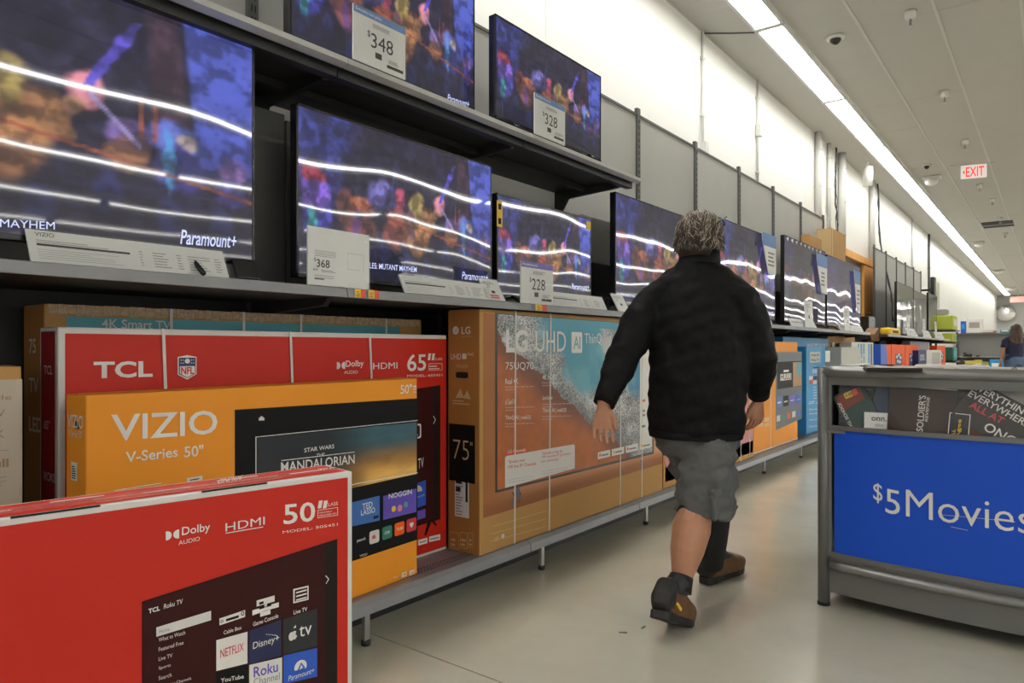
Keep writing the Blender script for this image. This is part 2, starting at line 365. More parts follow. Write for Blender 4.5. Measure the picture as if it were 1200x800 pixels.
# conduits and pipes on the left wall
PIPE = mat('pipe_white', (.66, .66, .63), .4); WIRE = mat('wire_black', (.03, .03, .03), .5)
def wallY(px, X=WX+.04): return onx(px, 300, X).y
def conduit(px, z0, z1, r, label, mt=PIPE, bend=None, box=None):
    y = wallY(px); e = empty('conduit', (WX+r+.004, y, z0), 0, label, 'conduit')
    path = [(0, 0, 0), (0, 0, z1-z0)] if not bend else [(a, b, c-z0) for a, b, c in bend]
    MB().tube(path, r, mt).build('pipe', e)
    for k in range(3):
        z = (z1-z0)*(k+.5)/3; MB().box(-r-.003, r+.004, -.03, .03, z-.01, z+.01, mt).build('clamp', e)
    if box: MB().box(-r, .05, -.04, .04, box-z0-.07, box-z0+.07, mt).build('junction_box', e, bevel=.004)
conduit(826, 2.6, CZ, .014, 'thin white conduit running down the wall above the tall TV panels, nearest', box=3.12)
conduit(890, 3.0, CZ, .014, 'white conduit with a small junction box, right of the nearest conduit', box=3.72)
conduit(958, 2.7, CZ, .05, 'thick white pipe on the wall, left of the wire bundle', bend=None)
conduit(972, 2.9, CZ, .03, 'slimmer white pipe between the thick pipe and the wire bundle')
conduit(985, 2.7, CZ, .06, 'grey-white post beside the hanging black wires')
conduit(1021, 2.8, CZ, .05, 'grey pipe above the orange door frame, with wires beside it')
conduit(1070, 2.8, CZ, .02, 'thin far conduit on the white wall above the far TVs')
conduit(1089, 2.4, CZ, .03, 'dark far pipe on the wall above the far speaker bracket', mt=UPR)
def wires(name, pts, label, n=3, r=.006):
    e = empty(name, pts[0], 0, label, 'cable')
    for k in range(n):
        p = []
        for i in range(len(pts)-1):
            for t in np.linspace(0, 1, 7)[:-1]:
                q = Vector(pts[i]).lerp(Vector(pts[i+1]), t)-Vector(pts[0]); wob = .05*math.sin(i*3+t*5+k*2.1)
                p.append((q.x+random.uniform(0, .02), q.y+wob, q.z))
        MB().tube(p, r, WIRE, 5).build('wire', e)
yA = wallY(977); wires('wire_bundle', [(WX+.06, yA, CZ-.02), (WX+.06, yA, 3.6), (WX+.06, yA+.1, 3.0), (WX+.08, yA+.35, 2.6)], 'loose black wires hanging down the wall beside the grey-white post', 4)
yB = wallY(1024); wires('wire_bundle', [(WX+.1, yB, CZ-.02), (WX+.1, yB+.2, 3.2), (WX+.3, yB+.2, 2.2), (WX+.4, yB-.2, 1.5)], 'black wires hanging beside the pipe right of the door frame', 3, .009)
y0 = wallY(826); MB().tube([(0, 0, 0), (.0, -.2, -.6), (.12, -.45, -1.3)], .006, PIPE, 6).build('wire').parent = (lambda e: e)(empty('wall_cable', (WX+.05, y0, 3.1), 0, 'thin pale cable slanting down from the nearest conduit behind the panels', 'cable'))
y0 = wallY(828); ca = MB().tube([(0, 0, 0), (.25, .05, -.05), (.5, .3, -.02), (.62, .6, 0)], .008, UPR, 6).build('ceiling_cable'); ca.location = (WX+.02, y0, CZ-.02); tag(ca, 'dark cable running from the wall conduit to the strip light', 'cable')
q = onx(1017, 203, WX+.3); e = empty('wall_camera', (q.x, q.y, CZ-.014), 0, 'white cylindrical camera under the ceiling above the orange door frame', 'security camera')
MB().tube([(0, 0, 0), (0, 0, -.1)], .03, FIT).build('mount', e); MB().tube([(0, 0, -.1), (0, 0, -.42)], .08, FIT, 14).build('housing', e)
# ================================================================ GONDOLA SHELVING
UX, PX_, TOPZ = -2.60, -2.63, 2.94
DZ, MZ, UZ = .164, 1.315, 2.14   # deck, middle shelf, upper shelf top heights
PITCH = 1.125
def gondola(label, Y0, n, upper, legs=True, bare=0):
    e = empty('gondola_shelving', (0, Y0, 0), 0, label, 'shelving'); Ln = n*PITCH
    for k in range(bare, n+1):
        y = k*PITCH; m = MB(); m.box(UX-.03, UX, y-.024, y+.024, 0, TOPZ+.06, UPR); u = m.build('upright', e, bevel=.002)
        s = MB()
        for i in range(int((TOPZ-1.35)/.05)):
            for dy in (-.008, .008): s.box(UX-.001, UX+.0008, y+dy-.003, y+dy+.003, 1.38+i*.05, 1.41+i*.05, SLOT)
        s.build('slot', u, kind='stuff')
    pm = MB().box(PX_-.012, PX_+.012, .026, PITCH-.026, 1.34, TOPZ, PEG).mesh('back_panel')
    pl = MB().box(PX_-.012, PX_+.012, .026, PITCH-.026, .12, 1.335, UNDER).mesh('lower_panel')
    tp = MB().box(PX_-.014, PX_+.02, .0, PITCH, TOPZ, TOPZ+.018, UPR).mesh('top_rail')
    dk = MB(); dk.box(UX, -2.05, .003, PITCH-.003, DZ-.03, DZ, DECK)
    holes = MB()
    for r_ in range(3):
        for i in range(62): holes.box(-2.135+r_*.02, -2.127+r_*.02, .02+i*.0175, .028+i*.0175, DZ-.001, DZ+.0008, SLOT)
    lp = MB(); pr = [(-2.05, DZ), (-2.035, DZ), (-2.015, DZ-.015), (-2.01, DZ-.052), (-2.05, DZ-.052)]
    lp.rings([[(x, y, z) for x, z in pr] for y in (.003, PITCH-.003)], LIP, True, False)
    ms = MB().box(UX, -2.02, .003, PITCH-.003, MZ-.028, MZ, UNDER).mesh('middle_shelf')
    ml = MB(); ml.rings([[(x, y, z) for x, z in [(-2.02, MZ+.001), (-2.008, MZ+.001), (-1.998, MZ-.032), (-2.02, MZ-.032)]] for y in (.002, PITCH-.002)], LIP, True, False)
    ul = MB(); ul.rings([[(x, y, z) for x, z in [(-2.03, UZ+.001), (-2.0, UZ-.001), (-1.996, UZ-.022), (-2.03, UZ-.03)]] for y in (.002, PITCH-.002)], LIPW, True, False)
    us = MB(); us.box(UX, -2.02, .003, PITCH-.003, UZ-.018, UZ, UNDER); us.box(-2.1, -2.06, .003, PITCH-.003, UZ-.055, UZ-.018, UNDER); us.box(-2.38, -2.34, .003, PITCH-.003, UZ-.045, UZ-.018, UNDER)
    for z_, mm in ((0, 0),): pass
    meshes = dict(back_panel=pm, lower_panel=pl, top_rail=tp, base_deck=dk.mesh('base_deck'), deck_lip=lp.mesh('deck_lip'), shelf=ms, shelf_lip=ml.mesh('shelf_lip'))
    ulm, usm, hm = ul.mesh('upper_shelf_lip'), us.mesh('upper_shelf'), holes.mesh('perforation')
    def put(nm, me, y, par=None, kind=None):
        o = bpy.data.objects.new(nm, me); COL.objects.link(o); o.parent = par or e
        if not par: o.location = (0, y, 0)
        if kind: o['kind'] = kind
        return o
    for k in range(n):
        y = k*PITCH
        for nm, me in meshes.items():
            if k < bare and nm in ('back_panel', 'top_rail'): continue
            o = put(nm, me, y)
            if nm == 'base_deck': put('perforation', hm, 0, o, 'stuff')
        if k < upper: put('upper_shelf', usm, y); put('upper_shelf_lip', ulm, y)
    for k in range(n+1):
        y = k*PITCH+(.025 if k == 0 else -.025 if k == n else 0)
        for lev, on in ((UZ, k <= upper), (MZ, True)):
            if not on or (lev == UZ and not upper): continue
            dz = .018 if lev == UZ else .028
            m = MB(); t = .012
            side = [(UX, lev-dz), (-2.1, lev-dz), (-2.13, lev-dz-.03), (-2.5, lev-dz-.05), (-2.55, lev-dz-.13), (UX, lev-dz-.14)]
            if lev == UZ and k == upper: y -= .05
            m.rings([[(x, y+s*t, z) for x, z in side] for s in (-1, 1)], UNDER, True, False); m.build('bracket', e)
        if legs:
            yy = k*PITCH+.1
            if k < n:
                m = MB().box(-2.03, -2.012, yy-.012, yy+.012, .012, DZ-.05, CHROME); m.tube([(-2.02, yy, 0), (-2.02, yy, .02)], .018, UNDER); m.build('leg', e)
    MB().box(-2.2, -2.19, 0, Ln, .0, DZ-.03, UNDER).build('kick_plate', e)
    return e
GY0 = 3.87-5*PITCH     # bay joint at y = 3.87 where the upper shelf ends
gondola('long grey gondola shelving with two shelf levels carrying TVs, nearest run along the white wall', GY0, 11, 5)
gondola('far grey gondola shelving run right of the orange door frame', 14.2-2*PITCH, 7, 0, bare=2)
# grey cable covers behind the TVs, standing on the middle shelf
def cover(px0, px1, ztop, zmid, label, X=-2.5, z0=MZ):
    a = onx(px0, 300, X).y; b_ = onx(px1, 300, X).y
    e = empty('cable_cover', (X-.03, (a+b_)/2, z0), 0, label, 'cable cover'); h = (b_-a)/2
    MB().box(-.03, .03, -h, h, zmid-z0, ztop-z0, DKPANEL).build('upper_panel', e, bevel=.004)
    if zmid > z0+.05: MB().box(-.03, .03, -h, h, 0, zmid-z0, BEZEL).build('lower_panel', e, bevel=.003)
cover(160, 334, 2.06, MZ+.01, 'dark grey cable cover between the big left TV and the TV priced 368')
cover(336, 345, 2.04, MZ+.01, 'narrow dark cable cover at the left edge of the TV priced 368')
cover(560, 581, 1.97, MZ+.01, 'black cable cover between the TV priced 368 and the TV priced 228')
cover(683, 735, 2.0, 1.69, 'grey and black cable cover right of the TV priced 228')
cover(902, 926, 1.95, 1.75, 'dark cable cover right of the TV behind the man')
# ================================================================ TELEVISIONS
def scene_pic(U, V):
    wu = (fbm(U, V, 9, 31, 1.78, 3)-.5)*.030; wv = (fbm(U, V, 9, 41, 1.78, 3)-.5)*.07; U0, V0 = U, V; C = np.zeros(U.shape+(3,)); base = fbm(U, V, 5, 3, 1.78)
    U, V = U+wu*.25, V+wv*.25
    C += np.array([.012, .010, .028])*(.5+base[..., None]*1.6)
    C = mixc(C, (.02, .022, .16), sstep(.27, .16, U+.10*(1-V))*sstep(.25, .7, V)*.8)
    C = mixc(C, (.045, .06, .30), sstep(.19, .13, U-.12*(V-.5))*sstep(.45, .9, V)*.55)
    r = sstep(.885, .90, U+.05*(V-.2))*sstep(.30, .5, V); C = mixc(C, (.07, .10, .50), r*(.5+.5*V))
    C = mixc(C, (.05, .02, .035), sstep(.80, .82, U+.03*V)*sstep(.885, .87, U+.05*(V-.2))*sstep(.3, .5, V)*.9)
    B = lambda *a, **k: blob(C, U, V, *a, **k)
    U, V = U0+wu, V0+wv
    # a crowd of plain rounded stage figures, lit violet from the left and orange from the right
    C = B(.07, .36, .06, .13, (.05, .05, .35)); C = B(.07, .50, .055, .10, (.20, .10, .55), amt=.9); C = B(.06, .61, .05, .06, (.28, .03, .06)); C = B(.05, .30, .02, .12, (.03, .35, .32), amt=.8)
    C = B(.20, .46, .05, .10, (.10, .03, .02), amt=.9); C = B(.27, .46, .055, .075, (.42, .13, .06)); C = B(.27, .33, .07, .09, (.22, .07, .06)); C = B(.25, .33, .02, .10, (.10, .04, .22), amt=.7)
    C = B(.37, .56, .075, .10, (.10, .09, .30)); C = B(.37, .62, .04, .07, (.16, .14, .42), amt=.8, rot=.4); C = B(.41, .62, .012, .13, (.05, .05, .16), rot=-.3)
    C = B(.45, .42, .05, .09, (.38, .09, .05)); C = B(.43, .31, .06, .09, (.25, .06, .05)); C = B(.46, .58, .02, .08, (.35, .05, .10))
    C = B(.55, .36, .065, .16, (.33, .15, .05)); C = B(.545, .56, .042, .085, (.30, .22, .06)); C = B(.56, .33, .035, .10, (.45, .20, .08), amt=.7); C = B(.515, .40, .02, .12, (.18, .09, .10))
    C = B(.62, .46, .03, .09, (.28, .13, .05), rot=.5); C = B(.67, .58, .032, .075, (.55, .20, .24)); C = B(.655, .52, .02, .04, (.35, .18, .10))
    st = np.abs((U-.67)*.9-(V-.58)*.25*1.0); C = mixc(C, (.08, .06, .45), sstep(.012, .006, st)*(V > .60)*(V < .92))
    C = B(.75, .45, .04, .06, (.16, .10, .30)); C = B(.745, .38, .035, .07, (.28, .12, .05), amt=.8)
    C = B(.84, .46, .055, .075, (.09, .12, .42)); C = B(.86, .46, .025, .035, (.38, .30, .20), amt=.8); C = B(.84, .34, .05, .10, (.04, .04, .22)); C = B(.82, .36, .012, .13, (.05, .30, .55), amt=.6)
    C = B(.955, .40, .035, .07, (.25, .12, .30)); C = B(.95, .30, .04, .08, (.06, .05, .25))
    C = C*(.55+.8*sstep(.3, .6, fbm(U0, V0, 11, 77, 1.78, 2)))[..., None]
    U, V = U0, V0
    r = sstep(.885, .90, U+.05*(V-.2))*sstep(.30, .5, V); C = mixc(C, (.07, .10, .50), r*(.35+.45*V))
    for a, bb, c in ((.77, .62, (.30, .08, .03)), (.795, .60, (.30, .08, .03))): C = mixc(C, c, sstep(.006, .003, np.abs(U-a))*(V > .45)*(V < bb)*.9)
    ln = np.abs(V-(.445-.18*(U-.42)/.58)); C = mixc(C, (.34, .09, .04), sstep(.011, .005, ln)*(U > .38)*.9)
    ln = np.abs(V-(.62-1.9*(U-.66))); C = mixc(C, (.30, .25, .50), sstep(.02, .008, ln)*(U > .68)*(U < .77)*.9)
    for i in range(9):
        u = .05+.11*i; C = B(u, .16+.05*math.sin(i*2.3), .025, .08, (.03, .04, .20), amt=.55)
    det = fbm(U, V, 22, 9, 1.78, 3); C *= (.55+.95*sstep(.34, .66, det))[..., None]; C *= (.35+.65*sstep(.0, .42, V))[..., None]
    C = mixc(C, (.03, .03, .035), .25*np.ones(U.shape))  # even grey reflection haze mixed into the picture's own colours
    return C*.78+np.array([.010, .010, .018])
M_SCR = painted('tv_screen_lit', emit=SCREEN, rough=.035, spec=.65)
def wavy(m, dist, sc):     # the thin panels are not quite flat
    nt = m.node_tree; b = nt.nodes['Principled BSDF']; tc = nt.nodes.new('ShaderNodeNewGeometry'); n = nt.nodes.new('ShaderNodeTexNoise'); n.inputs['Scale'].default_value = sc; n.inputs['Detail'].default_value = 1.0; n.inputs['Roughness'].default_value = .25
    bp = nt.nodes.new('ShaderNodeBump'); bp.inputs['Strength'].default_value = 1; bp.inputs['Distance'].default_value = dist; nt.links.new(tc.outputs['Position'], n.inputs['Vector']); nt.links.new(n.outputs['Fac'], bp.inputs['Height']); nt.links.new(bp.outputs['Normal'], b.inputs['Normal'])
wavy(M_SCR, .0085, 1.4)
M_CAP = mat('caption_glow', (.5, .55, .85), .3, emit=.6)
M_CAPB = mat('caption_dim', (.3, .32, .7), .3, emit=.5)
NXs, NYs = 220, 124
SU, SV = np.meshgrid(np.linspace(0, 1, NXs), np.linspace(0, 1, NYs)); SPIC = scene_pic(SU, SV)
scr_mesh = paint_mesh('screen', [(a-.5, 0, b) for b in np.linspace(0, 1, NYs) for a in np.linspace(0, 1, NXs)], NXs, NYs, SPIC, M_SCR)
def dim_pic(k, tint, seed):
    D = SPIC*k; n_ = fbm(SU, SV, 3, seed, 1.78); D = D*(.4+n_[..., None])+np.array(tint)*(.5+n_[..., None]*.8); return D  # tint lifts the screen colour in place of reflected haze
scr_dim = paint_mesh('screen', [(a-.5, 0, b) for b in np.linspace(0, 1, NYs) for a in np.linspace(0, 1, NXs)], NXs, NYs, dim_pic(.35, (.020, .018, .026), 5), M_SCR)
scr_violet = paint_mesh('screen', [(a-.5, 0, b) for b in np.linspace(0, 1, NYs) for a in np.linspace(0, 1, NXs)], NXs, NYs, dim_pic(.2, (.03, .028, .065), 8), M_SCR)
M_OFF = mat('tv_screen_off', (.10, .10, .105), .07, spec=1.)  # grey base colour stands in for the pale store mirrored in the panel
wavy(M_OFF, .006, 1.6)
scr_off = MB().add([(-.5, 0, 0), (.5, 0, 0), (.5, 0, 1), (-.5, 0, 1)], [(0, 1, 2, 3)], M_OFF).mesh('screen')
HALFPI = math.pi/2
def tv(label, X, y0, y1, z0, z1, shelf, scr=scr_mesh, captions=True, rot=0., tilt=0.):
    w_ = y1-y0; h = z1-z0; e = empty('television', (X-.02, (y0+y1)/2, shelf), HALFPI+rot, label, 'television', 'televisions on the display shelves')
    zb = z0-shelf
    MB().box(-w_/2, w_/2, -.018, .02, zb, zb+h, BEZEL).build('back_shell', e, bevel=.004)
    MB().box(-w_*.33, w_*.33, .02, .055, zb+.03, zb+h*.55, BEZEL).build('rear_housing', e, bevel=.01)
    m = MB(); t = .009; y = -.0195
    for a in ((-w_/2, w_/2, zb, zb+.016), (-w_/2, w_/2, zb+h-t, zb+h), (-w_/2, -w_/2+t, zb, zb+h), (w_/2-t, w_/2, zb, zb+h)): m.box(a[0], a[1], y-.003, y+.004, a[2], a[3], BEZEL)
    m.build('bezel', e, bevel=.001)
    s = bpy.data.objects.new('screen', scr); COL.objects.link(s); s.parent = e; s.location = (0, -.0205, zb+.016); s.scale = (w_-2*t, 1, h-.016-t)
    for sx in (-1, 1):
        m = MB(); cx = sx*w_*.36
        m.tube([(cx-.0, .09, .008), (cx, 0, zb+.02), (cx, -.10, .008)], .008, BEZEL, 6); m.build('foot', e)
    if captions:
        f = Face(e, 'front', .0212)
        f.t3('TEENAGE MUTANT NINJA TURTLES: MUTANT MAYHEM', -w_*.45, zb+h*.085, h*.022, M_CAP, .01, align='l')
        pm = (w_*.30, zb+h*.065); f.text('Paramount+', pm, (pm[0]+w_*.155, pm[1]), (pm[0]+w_*.008, pm[1]+h*.05), M_CAP, .01, px=False); f.build('caption')
    return e
def tvpx(label, X, px0, px1, z0, z1, shelf, **k):
    return tv(label, X, onx(px0, 300, X).y, onx(px1, 300, X).y, z0, z1, shelf, **k)
A = tv('largest television in view, at the left edge, violet picture crossed by bright light reflections', -2.09, onx(298, 300, -2.09).y-1.55, onx(298, 300, -2.09).y, 1.375, 2.10, MZ, captions=False)
f = Face(A, 'front', .0212); f.text('MUTANT MAYHEM', (-82, 262), (64, 269), (-82, 252), M_CAP, 0)
f.build('title_caption'); f.mb = MB(); f.text('Paramount+', (211, 286), (276, 291), (213, 269), M_CAP, .012); f.build('channel_caption')
Bt = tvpx('television priced 368, on the middle shelf right of the largest TV', -2.22, 347, 576, 1.365, 2.01, MZ, captions=False)
f = Face(Bt, 'front', .0212); f.text('TURTLES: MUTANT MAYHEM', (418, 313), (488, 319), (418, 306), M_CAP, .01); f.build('title_caption'); f.mb = MB(); f.text('Paramount+', (541, 327), (571, 330), (542, 318), M_CAP, .01); f.build('channel_caption')
Ct = tvpx('smaller television with yellow stickers, priced 228, on the middle shelf', -2.24, 582, 692.5, 1.362, 1.891, MZ, captions=False)
f = Face(Ct, 'front', .0225); f.prect((582, 265), (588.5, 236), YELLOW, 2); f.prect((687, 268), (692, 260), YELLOW, 2); f.prect((583.5, 245), (587, 239), INK, 3); f.prect((583.5, 262), (587, 256), INK, 3); f.text('Paramount+', (670, 339), (690, 340), (670, 332), M_CAP, .01); f.build('sticker', 'yellow sticker on the corner of the screen')
Dt = tvpx('television left of the man\'s head, its right side hidden behind him', -2.16, 721, 823, 1.365, 2.075, MZ)
Et = tvpx('television right of the man\'s head with a blue and white sign at its corner', -2.15, 840, 908, 1.37, 2.165, MZ, scr=scr_mesh)
Ft = tvpx('dark television between the man and the cardboard box, with torn tape along its top', -2.2, 919, 967, 1.38, 2.27, MZ, scr=scr_dim, captions=False)
Gt = tvpx('violet-grey television at the end of the nearest run, left of the orange door frame', -2.2, 969, 1008, 1.38, 2.25, MZ, scr=scr_violet, captions=False)
H1 = tvpx('blank grey television at the left of the far shelving run', -2.2, 1051, 1070, 1.35, 2.28, MZ, scr=scr_off, captions=False)
H2 = tvpx('blank grey television second on the far shelving run', -2.2, 1070.5, 1086, 1.35, 2.25, MZ, scr=scr_off, captions=False)
H3 = tvpx('blank grey television farthest right on the far shelving run', -2.2, 1088, 1098, 1.35, 2.33, MZ, scr=scr_off, captions=False)
Lt_ = None
Jt = tvpx('television priced 348 on the upper shelf, cut by the top of the photo', -2.2, 339, 556, 2.19, 2.84, UZ, captions=False)
f = Face(Jt, 'front', .0212); f.text('Paramount+', (524, 119), (549, 127), (525, 110), M_CAP, .01); f.build('caption')
Kt = tvpx('television priced 328 at the right end of the upper shelf', -2.1, 580, 704, 2.195, 2.69, UZ, captions=False)
# tape along the top of the dark TV
f = Face(Ft, 'front', .022); w_ = 1.6
for k in range(9): u = -.75+k*.16; f.poly([(u, .93), (u+.09, .95), (u+.06, .90)], PAPER, 2, False)
f.build('torn_tape', 'torn white tape along the top edge')
# ---------------------------------------------------------------- price signs, spec strips, tags
def sign(name, label, cat, X, px0, px1, z0, h, tilt=0., group=None, th=.003, mt=PAPER):
    y0, y1 = onx(px0, 300, X).y, onx(px1, 300, X).y; e = empty(name, (X, (y0+y1)/2, z0), HALFPI, label, cat, group); hw = (y1-y0)/2
    MB().box(-hw, hw, -th, th, 0, h, mt).build('card', e)
    MB().box(-hw-.003, hw+.003, -th-.0035, -th-.0028, -.0, h+.003, PLAST).build('clear_sleeve', e)
    if tilt: e.rotation_euler = Matrix.Rotation(HALFPI, 3, 'Z').to_4x4().to_euler() if False else (-tilt, 0, HALFPI)
    return e, Face(e, 'front', th), hw
G = 'price signs on the TV shelves'
BLUEH = mat('sign_blue', (.10, .24, .55), .45)
def price(label, X, px0, px1, z0, h, amount, header=None, qr=False):
    e, f, hw = sign('price_sign', label, 'price sign', X, px0, px1, z0, h, group=G)
    hh = BLUEH if header == 'blue' else PURPLE
    if header: f.rect(-hw, h*.86, hw, h, hh, 1); f.t3('Everyday low price', -hw*.92, h*.89, h*.075, WHITE, .01, k=2)
    if qr:
        f.t3('$', -hw*.82, h*.40, h*.07, INK, .0); f.t3(amount, -hw*.74, h*.31, h*.14, INK, .01)
        f.t3('$14', -hw*.84, h*.24, h*.05, INK, .01); f.lines(-hw*.6, h*.235, -hw*.05, h*.28, 2, GREYINK)
        f.lines(-hw*.8, h*.50, -hw*.1, h*.62, 4, GREYINK, fill=.3); f.lines(-hw*.8, h*.13, -hw*.1, h*.2, 2, GREYINK, fill=.3)
        f.rect(-hw*.8, h*.10, -hw*.5, h*.12, INK); f.frame(hw*.25, h*.33, hw*.8, h*.62, .001, GREYINK)
    else:
        f.t3('$', -hw*.50, h*.50, h*.13, INK, 0.); f.t3(amount, -hw*.36, h*.34, h*.27, INK, 0.)
        f.lines(-hw*.3, h*.72, hw*.5, h*.80, 3, GREYINK, fill=.5); f.rect(-hw*.2, h*.17, hw*.05, h*.28, INK); f.rect(hw*.25, h*.08, hw*.9, h*.14, INK); f.lines(hw*.3, h*.17, hw*.9, h*.25, 3, GREYINK)
        f.rect(-hw*.7, h*.70, hw*.7, h*.702, GREYINK)
    f.build('printing'); return e
price('price sign reading 368 standing in front of the middle-shelf TV', -2.005, 360, 432, MZ+.002, .20, '368', qr=True)
price('price sign reading 228 with a violet header, before the small stickered TV', -2.005, 610, 647.5, MZ+.002, .20, '228', 'p')
price('price sign reading 348 with a blue header, on the edge of the upper shelf', -2.0, 413.5, 474.5, UZ+.005, .20, '348', 'blue')
price('price sign reading 328 with a blue header, at the right end of the upper shelf', -2.0, 626, 661.5, UZ+.005, .20, '328', 'blue')
def strip(label, px0, px1, X=-2.03, h=.082, z=MZ+.004, brand=None, base=None):
    e, f, hw = sign('spec_card', label, 'spec card', X, px0, px1, z, h, tilt=.45, group='specification cards on the middle shelf')
    if brand: f.t3(brand, -hw*.93, h*.80, h*.13, INK, .0)
    f.lines(-hw*.93, h*.60, -hw*.1, h*.72, 2, GREYINK, fill=.35); f.rect(-hw*.93, h*.50, hw*.28*0-.02, h*.57, INK, 2)
    f.lines(-hw*.93, h*.1, -hw*.1, h*.45, 5, GREYINK, fill=.15)
    for a, b_ in ((.02, .06), (.16, .36), (.42, .48), (.55, .82), (.86, .95)): f.lines(hw*a, h*.15, hw*b_, h*.72, 6, GREYINK, fill=.3)
    f.build('printing'); return e, hw
strip('long white spec card lying in front of the largest TV, left end of the shelf', 36, 268, X=-2.04, h=.095, brand='VIZIO')
y0, y1 = onx(258, 300, -2.045).y, onx(303, 300, -2.045).y
bt = MB().cbox((-2.062, (y0+y1)/2+.03, MZ+.040), (.008, y1-y0-.05, .070), BEZEL, Matrix.Rotation(-.42, 3, 'Y')).build('card_holder', bevel=.003); tag(bt, 'black plastic card holder at the right end of the long card under the largest TV', 'card holder')
strip('white spec card in front of the right half of the TV priced 368', 474, 576)
strip('white spec card right of the 228 price sign, in front of the small TV', 648, 711)
strip('white spec card in front of the TV right of the man', 886, 905, z=MZ+.004)
strip('white spec card in front of the dark TV', 928, 957)
strip('white spec card in front of the last TV of the near run', 985, 1012)
def tagc(label, px0, px1, X, h, tilt, red=False, name='price_tag'):
    e, f, hw = sign(name, label, 'price tag', X, px0, px1, MZ+.004, h, tilt=tilt)
    f.t3('77' if red else '$', -hw*.5, h*.55, h*.16, INK); f.lines(-hw*.8, h*.75, hw*.8, h*.9, 3, GREYINK, fill=.4); f.rect(-hw*.2, h*.33, hw*.2, h*.45, INK)
    if red: f.lines(-hw*.5, h*.08, hw*.6, h*.28, 2, INKRED, fill=.7)
    f.build('printing')
tagc('small white price card with red print between two spec cards, right of the 368 TV', 571, 592, -2.03, .115, .5, True)
tagc('small white price card leaning on the shelf just left of the man', 725, 738, -2.03, .12, .5)
tagc('narrow white price card in front of the dark TV, at its middle', 944, 953, -2.005, .27, .05)
tagc('narrow white price card in front of the last TV of the near run', 990, 996, -2.005, .28, .05)
for k, (a, c) in enumerate(((1063, 1066), (1082, 1084.5), (1096, 1098))): tagc(f'{ORD[k] if k else "leftmost"} upright white card on the far shelving run', a, c, -2.0, .35, .03)
for k, (a, c) in enumerate(((1066, 1076), (1085, 1092), (1098, 1107))): strip(f'{ORD[k] if k else "leftmost"} pale spec card leaning on the far shelving run', a, c, h=.16)
def shelf_label(px0, px1, label):
    y0, y1 = onx(px0, 340, -2).y, onx(px1, 340, -2).y; m = MB(); x = -1.9985
    e = empty('shelf_label', (x, (y0+y1)/2, MZ-.03), HALFPI, label, 'shelf label'); h = (y1-y0)/2
    MB().box(-h, h, -.0035, -.0005, 0, .03, PAPER).build('card', e); f = Face(e, 'front', .0035)
    f.rect(-h, 0, h*.1, .03, YELLOW); f.rect(h*.1, .0, h, .03, TAGRED if px0 < 700 else YELLOW); f.lines(-h*.8, .004, 0, .025, 3, INK, 2, .3); f.build('printing')
shelf_label(415, 427, 'yellow and red shelf label below the 368 sign, left of a pair'); shelf_label(431, 443, 'yellow and red shelf label below the 368 sign, right of a pair'); shelf_label(627, 640, 'yellow shelf label under the 228 price sign')
# blue/white promo signs at TV corners
def promo(label, px0, px1, X, z0, z1):
    y0, y1 = onx(px0, 300, X).y, onx(px1, 300, X).y; e = empty('promo_sign', (X, (y0+y1)/2, z0), HALFPI, label, 'sign'); hw = (y1-y0)/2; h = z1-z0
    m = MB(); o = [(-hw*.1, 0), (hw, 0), (hw, h), (-hw, h), (-hw*.95, h*.8)]
    m.rings([[(a, y, b_) for a, b_ in o] for y in (-.003, .003)], PAPER, True, False); m.build('card', e)
    f = Face(e, 'front', .003); f.poly([(-hw, h*.68), (hw, h*.68), (hw, h), (-hw, h)], BLUEH, 1, False); f.lines(-hw*.2, h*.2, hw*.8, h*.6, 4, GREYINK); f.build('printing')
promo('blue and white sign at the upper right corner of the TV beside the man', 893, 909, -2.12, 1.80, 2.17)
promo('blue and white sign at the upper right corner of the dark TV', 957, 969, -2.17, 1.75, 2.20)
promo('blue and white sign on the right edge of the near run\'s last TV', 1001, 1008, -2.17, 1.6, 2.17)
# media boxes and dark clutter behind
for X, px, wd, hh, zz, lb in ((-2.42, 700, .30, .05, MZ, 'small black media player behind the cards left of the man'), (-2.45, 1030, .5, .30, MZ, 'black electronic box with wires at the left end of the far run')):
    y = onx(px, 300, X).y if px < 1000 else 12.6; e = empty('media_player', (X, y, zz), 0, lb, 'media player'); MB().box(-.1, .1, -wd/2, wd/2, 0, hh, BEZEL).build('body', e, bevel=.006); MB().tube([(.08, 0, hh), (.1, .05, hh+.05), (.02, .1, hh+.08), (-.1, .05, hh+.02)], .004, WIRE, 5).build('wire', e)
